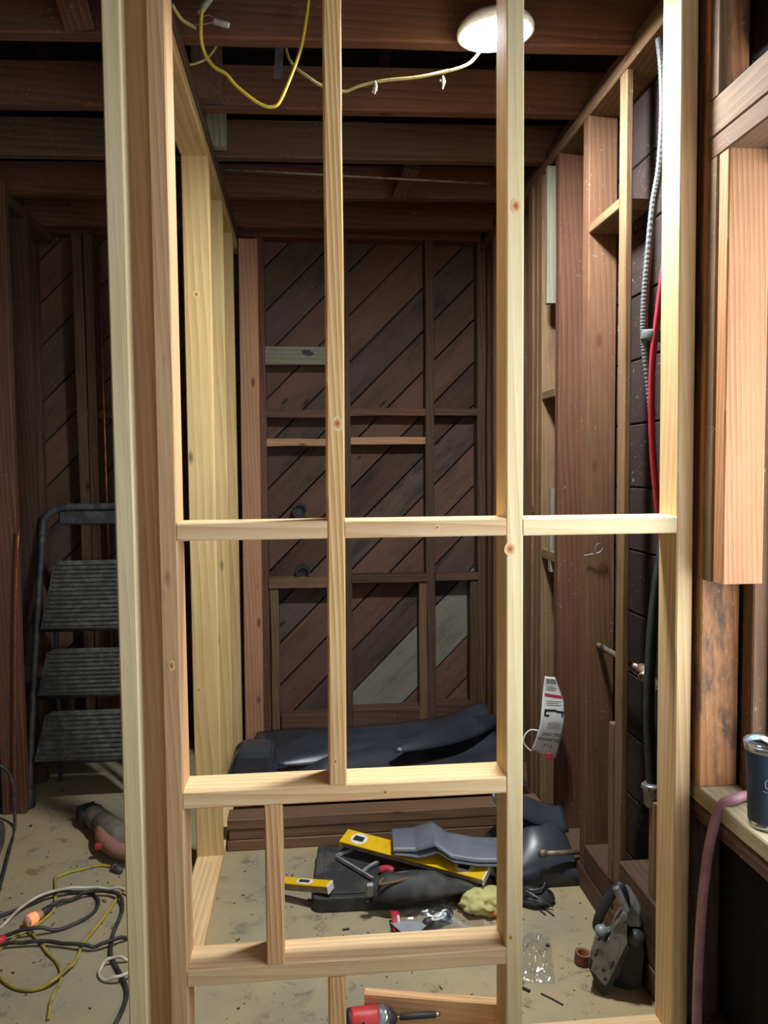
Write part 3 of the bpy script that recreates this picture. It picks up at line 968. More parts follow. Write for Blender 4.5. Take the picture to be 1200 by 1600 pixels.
# ---- reciprocating saw lying on the floor, cords
sa, sb = PZ(134, 1262, 0.05), PZ(222, 1338, 0.05)
dv = (sb - sa).normalized()
saw = thing('reciprocating_saw', 'dusty grey and red power saw lying on the floor by the ladder', 'power tool', (sa.x, sa.y, 0.0))
o = Vector((0, 0, 0.047))
L = (sb - sa).length
link('boot', prism_bm([(0.0, -0.03), (0.05, -0.045), (0.085, -0.045), (0.085, 0.04), (0.05, 0.045), (0.0, 0.03)], dv, Vector((0, 0, 1)).cross(dv), (0, 0, 1), 0.06, Vector((0, 0, 0.006)), bev=0.008), 'black_plastic', saw)
link('gear_case', lathe_bm([(0.03, 0.06), (0.037, 0.075), (0.041, 0.10), (0.041, 0.17), (0.038, 0.18)], dv, o, 18), 'dusty_metal', saw, smooth=True)
link('clamp_band', lathe_bm([(0.043, 0.165), (0.0445, 0.17), (0.0445, 0.185), (0.043, 0.19)], dv, o, 18), 'dusty_black', saw, smooth=True)
link('motor_body', lathe_bm([(0.038, 0.18), (0.044, 0.19), (0.046, 0.24), (0.045, 0.31), (0.036, 0.34), (0.02, 0.35)], dv, o, 18), 'dusty_metal', saw, smooth=True)
nd = Vector((0, 0, 1)).cross(dv)
link('trigger_grip', tube_bm([o + dv * 0.20 - nd * 0.012, o + dv * 0.25 - nd * 0.034, o + dv * 0.31 - nd * 0.048, o + dv * 0.40 - nd * 0.045, o + dv * 0.46 - nd * 0.01], 0.027, 10, 4), 'dusty_red', saw, smooth=True)
link('trigger', box_bm(o + dv * 0.335 - nd * 0.078, (0.03, 0.02, 0.02), 0.004), 'red', saw)
link('shoe', prism_bm([(-0.012, -0.035), (0.0, -0.035), (0.0, 0.035), (-0.012, 0.035)], dv, nd, (0, 0, 1), 0.05, Vector((0, 0, 0.012))), 'dusty_black', saw)


LAID = []                      # (x, y, z, r) samples of cords already on the floor


def floor_cord(pts, r, mat, label, name='extension_cord'):
    """cord lying on the floor, lifted over the cords that were laid before it"""
    P = smooth_path([PZ(x, y, r) for x, y in pts], 10)
    Q = [P[0]]
    for p in P[1:]:
        n = max(1, int((p - Q[-1]).length / 0.006))
        q0 = Q[-1]
        for k in range(1, n + 1):
            Q.append(q0.lerp(p, k / n))
    hs = []
    for q in Q:
        h = r + 0.0003
        for (x, y, z, rr) in LAID:
            dd = math.hypot(q.x - x, q.y - y)
            if dd < (r + rr) * 1.7:
                h = max(h, z + rr + r + 0.0008)
        hs.append(h)
    for _ in range(3):
        wide = [max(hs[max(0, i - 2):i + 3]) for i in range(len(hs))]
        hs = [max(hs[i], 0.55 * wide[i] + 0.45 * hs[i]) if wide[i] > hs[i] else hs[i] for i in range(len(hs))]
    base = hs[:]
    for _ in range(6):
        hs = [max(base[i], (hs[max(0, i - 1)] + hs[i] + hs[min(len(hs) - 1, i + 1)]) / 3) for i in range(len(hs))]
    Q = [Vector((q.x, q.y, h)) for q, h in zip(Q, hs)]
    LAID.extend((q.x, q.y, q.z, r) for q in Q)
    return one(name, tube_bm(Q, r, 7, 0), mat, label, 'cord')


Z5 = lambda pts: zp(pts, 0, 1320, 1200 / 210.0)
floor_cord(Z5([(1075, 205), (1000, 195), (900, 185), (830, 195), (700, 228), (600, 252), (520, 285), (492, 305), (495, 400), (492, 500), (478, 580), (400, 660), (330, 715), (260, 762), (170, 805), (60, 890), (-80, 980)]),
           0.0046, 'yellow_cord', 'dusty yellow cord with a sharp kink, from saw plug to the left edge')
floor_cord(Z5([(225, 715), (262, 770), (300, 812), (365, 880), (420, 960), (500, 1040), (540, 1120), (542, 1210), (500, 1300), (465, 1370), (448, 1430), (440, 1500), (430, 1560)]),
           0.0044, 'yellow_cord', 'short yellow cord from the glowing plug down past the crossing')
floor_cord(Z5([(1150, 320), (1110, 385), (1000, 545), (900, 685), (820, 785), (732, 890), (702, 985), (640, 1092), (540, 1192), (440, 1262), (250, 1300), (100, 1262), (0, 1180), (-60, 1100)]),
           0.0050, 'yellow_cord', 'long yellow cord in a wide curve under the other cords')
floor_cord(Z5([(-40, 650), (0, 638), (250, 545), (470, 462), (650, 428), (800, 432), (870, 480), (872, 540), (840, 600), (740, 672), (550, 752), (350, 795), (100, 832), (0, 855), (-40, 870)]),
           0.0055, 'black_cord', 'black cord bent in a long narrow loop on the floor')
floor_cord(Z5([(420, 590), (560, 524), (700, 474), (820, 448), (980, 445), (1075, 490), (1092, 560), (1075, 640), (1015, 780), (988, 920), (1002, 1020), (1100, 1205), (1132, 1330), (1085, 1490), (1030, 1600), (990, 1700)]),
           0.0060, 'black_cord', 'thick black cord from the glowing plug curving down beside the partition')
floor_cord(Z5([(-40, 925), (0, 918), (200, 895), (450, 892), (700, 922), (850, 932), (1000, 892), (1130, 842), (1230, 800)]),
           0.0055, 'black_cord', 'black cord lying straight across beneath the narrow loop')
floor_cord(Z5([(-40, 790), (0, 742), (180, 604), (420, 492), (640, 442), (800, 415), (1000, 410), (1110, 428), (1220, 520), (1260, 760), (1220, 980), (1140, 1032), (1050, 1042), (940, 1072), (884, 1145), (925, 1208), (1040, 1222), (1140, 1190), (1230, 1150)]),
           0.0045, 'white_cord', 'white cord with a small loop beside the left post')
# glowing plug
pa, pb = PZ(39, 1443, 0.016), PZ(66, 1427, 0.016)
pd = (pb - pa).normalized()
t = thing('lit_plug', 'translucent extension plug glowing orange among the cords', 'plug', (pa.x, pa.y, 0.0))
link('body', lathe_bm([(0.010, 0.0), (0.015, 0.008), (0.016, 0.03), (0.015, 0.05), (0.013, 0.056)], pd, (0, 0, 0.017), 16), 'plug_clear', t, smooth=True)
link('indicator', lathe_bm([(0.0155, 0.0), (0.0166, 0.006), (0.0166, 0.020), (0.0155, 0.026)], pd, Vector((0, 0, 0.017)) + pd * 0.012, 16), 'neon', t, smooth=True)
link('strain_relief', lathe_bm([(0.012, 0.0), (0.012, 0.018), (0.008, 0.036)], pd, Vector((0, 0, 0.017)) + pd * 0.054, 14), 'black_plastic', t, smooth=True)
# saw's plug on the yellow cord
pa, pb = PZ(176, 1354, 0.012), PZ(192, 1362, 0.012)
pd = (pb - pa).normalized()
t = thing('plug', 'dusty dark plug at the end of the kinked yellow cord', 'plug', (pa.x, pa.y, 0.0))
link('body', lathe_bm([(0.009, 0.0), (0.012, 0.006), (0.012, 0.035), (0.007, 0.05)], pd, (0, 0, 0.0125), 12), 'dusty_black', t, smooth=True)
link('collar', lathe_bm([(0.0125, 0.010), (0.0125, 0.016)], pd, (0, 0, 0.0125), 12), 'dusty_metal', t, smooth=True)
p = PZ(-4, 1470, 0.02)
one('red_plug', lathe_bm([(0.010, -0.025), (0.017, -0.018), (0.017, 0.010), (0.012, 0.022)], (1, 0.1, 0), (p.x, p.y, 0.0175), 14), 'red', 'red plug at the left edge on the black cord', 'plug')
# black cable draped by the old left post
one('black_cable', tube_bm([PY(-12, 1192, 3.03), PY(6, 1200, 3.03), PY(19, 1222, 3.03), PZ(23, 1290, 0.007), PZ(14, 1330, 0.007), PZ(-4, 1400, 0.007)], 0.006, 8, 6), 'black_cord', 'thin black cable drooping past the old left post', 'cable')
P = [PZ(-26, 1360, 0.03), PZ(-12, 1325, 0.035), PZ(-2, 1290, 0.03)]
bm = tube_bm(P, lambda u: 0.02 + 0.015 * math.sin(math.pi * u), 8, 4)
one('black_bag', bm, 'dusty_black', 'crumpled black bag end at the foot of the old post', 'bag')


# ================================================================== BEYOND THE PARTITION
curb = thing('shower_curb', 'three stacked brown boards forming a low curb across the floor', 'curb', (-0.30, 2.70, 0.0))
for k in range(3):
    o = beam('board', curb, 'curb', (0.0 + (0.006 if k == 1 else 0), random.uniform(-0.003, 0.003), 0.0385 * k + 0.0005), (1.145, 0.0, 0.0385 * k + 0.0005), 0.089, 0.0375, (0, 1, 0), seg=3, jit=0.001)

# black liner sheet spread behind the curb


def ss(a, b, x):
    t = max(0.0, min(1.0, (x - a) / (b - a)))
    return t * t * (3 - 2 * t)


ln = thing('pan_liner', 'black shower liner sheet spread and folded behind the curb', 'liner', (0.27, 3.2, 0.0))
LC = Vector((0.27, 3.2, 0.0))


def liner(u, v):
    X = -0.255 + 1.08 * u
    Y = 2.80 + 0.80 * v
    z = 0.122 + 0.02 * noise.noise((X * 3, Y * 3, 0.3)) + 0.008
    d = (v - (0.18 + 0.52 * u)) / 0.085
    z += 0.07 * math.exp(-d * d) * ss(0.1, 0.35, u) * (1 - ss(0.85, 1.0, u))
    d = (v - (0.62 + 0.25 * u)) / 0.10
    z += 0.05 * math.exp(-d * d) * ss(0.0, 0.3, u)
    z += 0.05 * ss(0.80, 1.0, u) * ss(0.25, 0.9, v)
    z += 0.03 * ss(0.7, 1.0, v) * ss(0.4, 1.0, u)
    return Vector((X, Y, max(z, 0.12))) - LC


link('sheet', sheet_bm(liner, 40, 32, 0.003), 'liner', ln, smooth=True)


def leaf(a, b, w, lift):
    d = (b - a).normalized()
    side = Vector((0, 0, 1)).cross(d)
    if side.y > 0:
        side = -side

    def fn(u, v):
        p = a.lerp(b, u) + Vector((0, 0, lift * math.sin(math.pi * u)))
        ww = w * (math.sin(math.pi * (0.04 + 0.92 * u)) ** 0.8)
        return p + side * ww * v * 0.9 + Vector((0, 0, 1)) * (ww * (0.28 * math.sin(math.pi * v) - 0.22 * v)) - LC
    return fn


link('flap', sheet_bm(leaf(PY(428, 1192, 3.08), PY(672, 1146, 3.42), 0.13, 0.02), 22, 8, 0.003), 'liner', ln, smooth=True)
link('flap', sheet_bm(leaf(PY(610, 1172, 3.05), PY(778, 1118, 3.50), 0.14, 0.03), 22, 8, 0.003), 'liner', ln, smooth=True)
c = PY(400, 1172, 3.0)
bm = box_bm((0, 0, 0), (0.13, 0.16, 0.13), 0.03, 2)
for vtx in bm.verts:
    k = (vtx.co.z + 0.065) / 0.13
    vtx.co.x += -0.05 * (1 - k) * (1 if vtx.co.x < 0 else -0.4) * 1.2
    vtx.co += Vector((0.012 * noise.noise(vtx.co * 20), 0.012 * noise.noise(vtx.co * 20 + Vector((5, 0, 0))), 0))
bmesh.ops.translate(bm, verts=bm.verts[:], vec=Vector((c.x, 3.0, 0.215)) - LC)
link('folded_corner', bm, 'liner', ln)


def blob_bm(c, size, amp=0.2, fr=4.0, sub=3, seed=0.0, rot=None):
    bm = bmesh.new()
    bmesh.ops.create_icosphere(bm, subdivisions=sub, radius=1.0)
    for v in bm.verts:
        n = v.co.normalized()
        k = 1 + amp * noise.noise(n * fr + Vector((seed, seed * 2, 0))) + amp * 0.5 * noise.noise(n * fr * 2.3 + Vector((0, seed, 3)))
        p = Vector((n.x * size[0], n.y * size[1], n.z * size[2])) * k
        if rot:
            p = rot @ p
        v.co = p
    mz = -size[2] * 0.75
    for v in bm.verts:
        if v.co.z < mz:
            v.co.z = mz
    bmesh.ops.translate(bm, verts=bm.verts[:], vec=Vector(c) - Vector((0, 0, mz)))
    return bm


# folded black liner remnant at the right, pipe lying on it
hp = PZ(862, 1372, 0.0)
t = thing('liner_roll', 'heap of folded black liner on the floor by the right wall', 'liner', (hp.x - 0.03, 2.46, 0.0))


def heap(u, v):
    X = -0.17 + 0.30 * u
    Y = -0.12 + 0.30 * v
    e = math.sin(math.pi * min(1, max(0, u))) ** 0.5 * math.sin(math.pi * min(1, max(0, v))) ** 0.4
    z = 0.003 + e * (0.13 + 0.05 * v + 0.03 * noise.noise((X * 7, Y * 7, 1.7)) + 0.03 * math.sin(14 * (X + 0.7 * Y)))
    return Vector((X, Y, max(z, 0.003)))


link('sheet', sheet_bm(heap, 22, 18, 0.003), 'liner', t, smooth=True)


def heap2(u, v):
    a = Vector((-0.15, -0.02, 0.10))
    X = 0.26 * u
    z = 0.055 * math.sin(math.pi * v) + 0.12 * (1 - u) ** 1.5
    return a + Vector((X, 0.16 * v + 0.02, z + 0.02))


link('fold', sheet_bm(heap2, 14, 10, 0.003), 'liner', t, smooth=True)
a, b = PY(846, 1334, 2.33), PY(910, 1331, 2.37)
hm = thing('pipe_nipple', 'short brown pipe lying on the black liner heap', 'pipe', a)
dv = (b - a).normalized()
link('barrel', lathe_bm([(0.0085, 0.0), (0.0085, (b - a).length)], dv, (0, 0, 0), 12), 'old_pipe', hm, smooth=True)
link('end_cap', lathe_bm([(0.010, -0.006), (0.0135, 0.0), (0.0135, 0.014), (0.010, 0.018)], dv, (0, 0, 0), 12), 'old_pipe', hm, smooth=True)
# small tools in front of the heap
P = [PZ(822, 1385, 0.05), PZ(828, 1390, 0.05), PZ(836, 1390, 0.05), PZ(847, 1388, 0.05), PZ(852, 1379, 0.05)]
one('wire_hook', tube_bm(P, 0.0028, 8, 5), 'grey_metal', 'bent grey wire hook in front of the black heap', 'hook')
bm = blob_bm(PZ(836, 1408, 0.0), (0.06, 0.05, 0.02), 0.25, 3, 3, 4.0)
one('black_pouch', bm, 'black_plastic', 'small black pouch under the wire hook', 'pouch')
for k, (q0, q1, lab) in enumerate((((822, 1392), (864, 1417), 'grey rod lying across the small black pouch'), ((834, 1414), (853, 1430), 'dark nail on the floor, left of the pair below the pouch'),
                                   ((842, 1413), (866, 1431), 'dark nail on the floor, right of the pair below the pouch'))):
    zz = 0.05 if k == 0 else 0.003
    a, b = PZ(*q0, zz), PZ(*q1, zz if k else 0.01)
    one('metal_rod' if k == 0 else 'nail', tube_bm([a, b], 0.003 if k == 0 else 0.0022, 7, 0), 'grey_metal' if k == 0 else 'dark_plank', lab, 'rod' if k == 0 else 'nail')

# ---- black case lid with tools on it
cl = [PZ(488, 1428, 0.0), PZ(700, 1418, 0.0), PZ(735, 1345, 0.0), PZ(497, 1338, 0.0)]
cc = sum(cl, Vector()) / 4
t = thing('case_lid', 'flat dusty black plastic case lying on the floor', 'case', cc)
poly = []
for i in range(4):
    p, a, b = cl[i] - cc, cl[i - 1] - cc, cl[(i + 1) % 4] - cc
    for k in range(4):
        s_ = k / 3.0
        q = p + (a - p).normalized() * 0.03 * (1 - s_) ** 2 + (b - p).normalized() * 0.03 * s_ ** 2
        poly.append((q.x, q.y))
link('shell', prism_bm(poly, (1, 0, 0), (0, 1, 0), (0, 0, 1), 0.045, (0, 0, 0.001), bev=0.006), 'dusty_black', t, smooth=False)
pin = [(x * 0.88, y * 0.88) for x, y in poly]
link('raised_panel', prism_bm(pin, (1, 0, 0), (0, 1, 0), (0, 0, 1), 0.004, (0, 0, 0.046), bev=0.0015), 'dusty_black', t)
a = (cl[0] * 0.55 + cl[1] * 0.45) - cc
link('latch', box_bm(a + Vector((0, -0.002, 0.026)), (0.05, 0.008, 0.018), 0.002), 'black_plastic', t)

# ---- long yellow level, resting on the case
TOPZ = 0.052


def level(p0, p1, wdir, h, w, label, marks):
    """p0 -> p1: near lower edge; w: width across (towards wdir), h: height"""
    d = (p1 - p0)
    L_ = d.length
    x, y, z = frame_of(d, wdir)
    if z.z < 0:
        z = -z
    th = thing('spirit_level', label, 'level', p0)
    mt = Matrix((x, y, z)).transposed().to_4x4()
    body = box_bm((L_ / 2, w / 2, h * 0.42), (L_, w * 0.9, h * 0.84), 0.002)
    bmesh.ops.transform(body, matrix=mt, verts=body.verts[:])
    link('body', body, 'level_grey', th)
    tp = box_bm((L_ / 2, w / 2, h * 0.9), (L_, w, h * 0.18), 0.0015)
    bmesh.ops.transform(tp, matrix=mt, verts=tp.verts[:])
    link('face', tp, 'level_yellow', th)
    for e in (0.0, 1.0):
        cp = box_bm((L_ * e + (0.002 if e else -0.002), w / 2, h * 0.5), (0.006, w * 1.02, h), 0.0015)
        bmesh.ops.transform(cp, matrix=mt, verts=cp.verts[:])
        link('end_cap', cp, 'white' if e else 'level_yellow', th)
    for c_ in marks:
        ov = [(c_ + 0.030 * math.cos(a_), w / 2 + w * 0.40 * math.sin(a_)) for a_ in [i * math.pi / 10 for i in range(20)]]
        bm_ = prism_bm(ov, x, y, z, 0.0008, z * (h * 0.99))
        pl_ = link('vial_plate', bm_, 'white', th)
        vi = box_bm((c_, w / 2, h + 0.0012), (0.036, w * 0.34, 0.003), 0.001)
        bmesh.ops.transform(vi, matrix=mt, verts=vi.verts[:])
        link('vial', vi, 'ink', pl_)
    return th


a = PZ(533, 1324, 0.080)
b = PZ(754, 1384, 0.070)
level(a, b, (0.35, 1.0, 0.28), 0.024, 0.064, 'long yellow spirit level lying across the black case', (0.055, (b - a).length - 0.07))
a = PZ(424, 1390, 0.030)
b = PZ(512, 1398, 0.056)
level(a, b, (0.05, 1.0, 0.0), 0.026, 0.036, 'short yellow torpedo level tilted on the edge of the black case', (0.115,))

# ---- grey curled flashing over the level


def flash(u, v):
    pts = [PZ(614, 1330, 0.135), PZ(650, 1330, 0.135), PZ(680, 1322, 0.16), PZ(706, 1341, 0.14), PZ(745, 1347, 0.13), PZ(800, 1347, 0.13)]
    x = u * (len(pts) - 1)
    i = min(int(x), len(pts) - 2)
    f_ = x - i
    f_ = f_ * f_ * (3 - 2 * f_)
    p = pts[i].lerp(pts[i + 1], f_)
    q = p + Vector((0.01, 0.13, 0.012 + 0.01 * math.sin(3 * u)))
    return p.lerp(q, v) + Vector((0, 0, 0.012 * math.sin(math.pi * v)))


fl = thing('flashing', 'wavy grey plastic sheet over the middle of the yellow level', 'sheet', (0.45, 2.5, 0.12))
bm = sheet_bm(flash, 40, 8, 0.004)
bmesh.ops.translate(bm, verts=bm.verts[:], vec=-Vector((0.45, 2.5, 0.12)))
link('upper_sheet', bm, 'grey_sheet', fl, smooth=True)
bm = sheet_bm(lambda u, v: flash(u * 0.98, v * 0.9) + Vector((0.004, -0.006, -0.010 - 0.012 * math.sin(math.pi * min(1, u * 1.6)) ** 2)), 40, 8, 0.003)
bmesh.ops.translate(bm, verts=bm.verts[:], vec=-Vector((0.45, 2.5, 0.12)))
link('lower_sheet', bm, 'grey_sheet', fl, smooth=True)

# ---- grey frame tool with a red grip, on the case
c0 = PZ(525, 1338, 0.056)
t = thing('saw_frame', 'grey metal saw frame with red grip lying on the black case', 'hand saw', c0)
Zc = lambda x, y, z=0.060: PZ(430 + x / 6.0, 1280 + y / 6.0, z) - c0
link('spine', tube_bm([Zc(570, 352), Zc(820, 500), Zc(965, 590)], 0.0066, 4, 0), 'frame_grey', t)
link('arm', tube_bm([Zc(570, 345), Zc(650, 310), Zc(725, 285)], 0.0066, 4, 0), 'frame_grey', t)
link('arm', tube_bm([Zc(820, 495), Zc(890, 440), Zc(965, 400)], 0.0066, 4, 0), 'frame_grey', t)
link('grip', tube_bm([Zc(985, 480, 0.066), Zc(1050, 470, 0.07), Zc(1110, 490, 0.066)], 0.014, 10, 4), 'red_hose', t, smooth=True)

# ---- long dusty black pouch
pa, pb = PZ(580, 1398, 0.05), PZ(752, 1388, 0.05)
ctr = (pa + pb) / 2
t = thing('tool_pouch', 'long dusty black pouch with open worn rim on the case', 'pouch', (ctr.x, ctr.y, 0.051))
xd = (pb - pa)


def pouch(u, v):
    ang = math.pi * v
    rr = (0.045 * (1 - 0.75 * ss(0.45, 1.0, u)) * (0.75 + 0.25 * ss(0, 0.15, u)))
    p = (pa - ctr) + xd * u
    return Vector((p.x, p.y - rr * 1.15 * math.cos(ang) + 0.006 * noise.noise((u * 8, v * 4, 0)), max(0.0, rr * 1.35 * math.sin(ang) * (1 + 0.15 * noise.noise((u * 6, v * 5, 2))))))


link('body', sheet_bm(pouch, 26, 12, 0.004), 'dusty_black', t, smooth=True)
rim = [PZ(592 + x / 6.0, 1290 + y / 6.0, 0.105) - Vector((ctr.x, ctr.y, 0.051)) for x, y in ((0, 545), (60, 480), (180, 445), (330, 440), (330, 470), (200, 515), (60, 545), (0, 548))]
link('rim', tube_bm(rim, 0.004, 6, 4), 'tan_old', t, smooth=True)
link('buckle', box_bm(PZ(578, 1390, 0.09) - Vector((ctr.x, ctr.y, 0.051)), (0.03, 0.02, 0.045), 0.006), 'grey_metal', t)

# ---- pale glove
g0 = PZ(757, 1420, 0.0)
t = thing('work_glove', 'crumpled pale yellow-green work glove on the floor beside the case', 'glove', g0)
link('palm', blob_bm((0, 0, 0.0), (0.075, 0.058, 0.036), 0.3, 3.2, 4, 2.0), 'glove', t, smooth=True)
for k, (dx, dy, ex, ey) in enumerate(((0.03, 0.02, 0.075, 0.05), (0.04, 0.0, 0.09, 0.02), (0.03, -0.02, 0.08, -0.02), (-0.03, -0.02, -0.07, -0.005), (0.01, -0.03, 0.05, -0.055))):
    link('finger', tube_bm([Vector((dx, dy, 0.025)), Vector(((dx + ex) / 2, (dy + ey) / 2, 0.034)), Vector((ex, ey, 0.016))], lambda u: 0.014 - 0.004 * u, 8, 4), 'glove', t, smooth=True)
g1 = PZ(778, 1434, 0.0)
t = thing('leather_strap', 'small orange leather piece beside the pale glove', 'strap', g1)
link('band', tube_bm([Vector((-0.03, 0.012, 0.008)), Vector((-0.01, -0.004, 0.016)), Vector((0.012, 0.0, 0.02)), Vector((0.03, 0.012, 0.01))], 0.009, 8, 4), 'orange', t, smooth=True)
link('tip', blob_bm((0.012, 0.022, 0.0), (0.02, 0.014, 0.014), 0.2, 3, 2, 1.0), 'black_plastic', t, smooth=True)

# ---- putty knife in a clear bag
k0 = PZ(655, 1445, 0.0)
t = thing('putty_knife', 'putty knife with black handle packed in a clear plastic bag', 'putty knife', k0)
ZK = lambda x, y, z: PZ(590 + x / 6.0, 1290 + y / 6.0, z) - k0
xk, yk, zk = frame_of(ZK(640, 830, 0.02) - ZK(420, 920, 0.02), Vector((0, 1, 0)))
hc = ZK(560, 870, 0.024)
link('blade', prism_bm([(-0.012, -0.012), (-0.10, -0.05), (-0.10, 0.055), (-0.012, 0.012)], xk, yk, zk, 0.0015, hc + Vector((0, 0.005, 0.0)) - xk * 0.03), 'blade', t)
hb = lathe_bm([(0.008, -0.05), (0.013, -0.04), (0.0125, 0.0), (0.015, 0.035), (0.014, 0.05), (0.006, 0.056)], xk, hc, 14)
hd = link('handle', hb, 'black_plastic', t, smooth=True)
fc = (CAMLOC - (k0 + hc)).normalized()                   # the side of the handle that is turned up
up = (zk * 0.8 - yk * 0.6).normalized()
yy = up.cross(xk)
ov = [(0.028 * math.cos(a_), 0.0095 * math.sin(a_)) for a_ in [i * math.pi / 12 for i in range(24)]]
bd = link('badge', prism_bm(ov, xk, yy, up, 0.002, hc + up * 0.0125), 'white', hd)
mt = Matrix((xk, yy, up)).transposed().to_4x4()
mt.translation = hc + up * 0.0148
link('lettering', text_bm('HYDE', 0.0145, mt), 'ink', bd)
cd_ = [ZK(115, 800, 0.03), ZK(190, 800, 0.03), ZK(230, 960, 0.012), ZK(150, 1000, 0.012)]


def card(u, v):
    return cd_[0].lerp(cd_[1], u).lerp(cd_[3].lerp(cd_[2], u), v) + Vector((0, 0, 0.01 * math.sin(math.pi * v)))


link('red_card', sheet_bm(card, 4, 8, 0.0012), 'red_ink', t, smooth=True)
link('card_label', sheet_bm(lambda u, v: card(0.62 + 0.3 * u, 0.45 + 0.4 * v) + Vector((0, -0.001, 0.002)), 2, 4, 0.0006), 'paper', t, smooth=True)


def bag(u, v):
    a_, b_ = ZK(110, 1010, 0.0), ZK(1010, 980, 0.0)
    a2, b2 = ZK(130, 800, 0.0), ZK(980, 830, 0.0)
    p = a_.lerp(b_, u).lerp(a2.lerp(b2, u), v)
    e = math.sin(math.pi * min(1, max(0, u))) ** 0.4 * math.sin(math.pi * v) ** 0.5
    h_ = (0.048 - 0.03 * ss(0.55, 1.0, u)) * e
    p.z = 0.002 + h_ + e * (0.007 * noise.noise((u * 12, v * 6, 0.4)) + 0.002 * noise.noise((u * 26, v * 14, 2.0)))
    p.z = max(p.z, 0.002)
    return p


link('clear_bag', sheet_bm(bag, 46, 22, 0.0008), 'clear', t, smooth=True)

# ---- clear plastic scrap near the right stud
k1 = PZ(845, 1505, 0.0)


def scrap(u, v):
    a_, b_ = PZ(805, 1535, 0.0), PZ(868, 1540, 0.0)
    a2, b2 = PZ(810, 1465, 0.0), PZ(860, 1470, 0.0)
    p = a_.lerp(b_, u).lerp(a2.lerp(b2, u), v)
    e = math.sin(math.pi * u) ** 0.4 * math.sin(math.pi * v) ** 0.4
    p.z = 0.003 + max(0, e * (0.035 + 0.03 * noise.noise((u * 7, v * 7, 5.0)) + 0.014 * noise.noise((u * 17, v * 16, 9.0))))
    return p


one('plastic_scrap', sheet_bm(scrap, 26, 26, 0.0008), 'clear', 'crumpled clear plastic wrap on the floor by the right stud', 'wrap', True)
for k, (q0, q1, lab) in enumerate((((845, 1552), (880, 1570), 'thin dark splinter on the floor below the clear wrap'), ((812, 1542), (828, 1549), 'short dark stick beside the bottom of the right stud'))):
    a, b = PZ(*q0, 0.003), PZ(*q1, 0.003)
    one('splinter', tube_bm([a, (a + b) / 2 + Vector((0.002, 0, 0)), b], 0.0016 if k == 0 else 0.004, 6, 2), 'dark_plank', lab, 'splinter')

# ---- tape roll and the grey power tool leaning on the right wall
r0 = PZ(910, 1505, 0.0)
t = thing('tape_roll', 'maroon roll of tape standing flat beside the grey power tool', 'tape', r0)
link('roll', lathe_bm([(0.019, 0.001), (0.0225, 0.001), (0.0225, 0.028), (0.019, 0.028), (0.019, 0.001)], (0.1, 0, 1), (0, 0, 0.002), 24), 'maroon', t, smooth=False)
link('core', lathe_bm([(0.0165, 0.002), (0.0188, 0.002), (0.0188, 0.0275), (0.0165, 0.0275), (0.0165, 0.002)], (0.1, 0, 1), (0, 0, 0.002), 24), 'fir_worn', t)

tip = PZ(942, 1558, 0.0)
pn = Vector((-0.46, -0.89, 0.0)).normalized()
tool = thing('power_planer', 'grey and black power tool standing on its nose by the right wall', 'power tool', tip)


def onplane(px, py, off=0.0):
    r = ray(px, py)
    p0 = tip + pn * off
    return CAMLOC + r * ((p0 - CAMLOC).dot(pn) / r.dot(pn)) - tip


ZT = lambda pts, off=0.0: [onplane(800 + x / 5.0, 1270 + y / 5.0, off) for x, y in pts]


def slab(pts, th, off=0.0, bm=None, bev=0.0):
    bm = bm or bmesh.new()
    A = [bm.verts.new(p) for p in ZT(pts, off)]
    B = [bm.verts.new(v.co - pn * th) for v in A]
    n = len(A)
    bm.faces.new(A)
    bm.faces.new(B[::-1])
    for i in range(n):
        bm.faces.new((A[i], B[i], B[(i + 1) % n], A[(i + 1) % n]))
    if bev:
        bmesh.ops.bevel(bm, geom=bm.edges[:], offset=bev, segments=1, affect='EDGES')
    return bm


link('side_plate', slab([(870, 770), (905, 810), (890, 980), (905, 1015), (745, 1340), (720, 1355), (615, 1230), (640, 1160), (610, 1130), (650, 950), (690, 990), (720, 1020), (760, 1000), (790, 900)], 0.07, 0.0, bev=0.002), 'cast_grey', tool)
link('handle', tube_bm([p - pn * 0.03 for p in ZT([(700, 985), (655, 935), (680, 840), (740, 730), (800, 640), (840, 620), (870, 700), (880, 790)])], 0.0125, 10, 5), 'black_plastic', tool, smooth=True)
link('handle_cap', tube_bm([p - pn * 0.012 for p in ZT([(805, 600), (830, 650), (860, 720), (895, 800)])], 0.010, 8, 4), 'cast_grey', tool, smooth=True)
link('handle_boss', blob_bm(ZT([(690, 940)])[0] - pn * 0.015 - Vector((0, 0, 0.012)), (0.016, 0.018, 0.015), 0.05, 2, 2), 'cast_grey', tool, smooth=True)
link('base_shoe', slab([(905, 1020), (925, 1060), (760, 1400), (715, 1440), (700, 1430), (590, 1200), (600, 1170), (720, 1350)], 0.085, -0.006, bev=0.002), 'black_plastic', tool)
link('rear_case', slab([(830, 620), (905, 640), (1000, 800), (1010, 900), (905, 900), (880, 780)], 0.05, -0.03, bev=0.004), 'cast_grey', tool)
link('front_case', slab([(890, 880), (1010, 900), (1030, 1100), (1020, 1350), (830, 1440), (760, 1440), (900, 1120)], 0.055, -0.05, bev=0.004), 'black_plastic', tool)
kb = ZT([(965, 985)], -0.02)[0]
link('knob', lathe_bm([(0.014, -0.022), (0.021, -0.016), (0.022, 0.0), (0.017, 0.012), (0.006, 0.014)], pn, kb, 16), 'black_plastic', tool, smooth=True)
for q in ((680, 985), (660, 1100), (715, 1230), (785, 1190), (885, 850), (730, 1300)):
    link('screw', lathe_bm([(0.0042, 0.0), (0.0042, 0.002), (0.003, 0.003)], pn, ZT([q])[0], 10), 'black_plastic', tool)
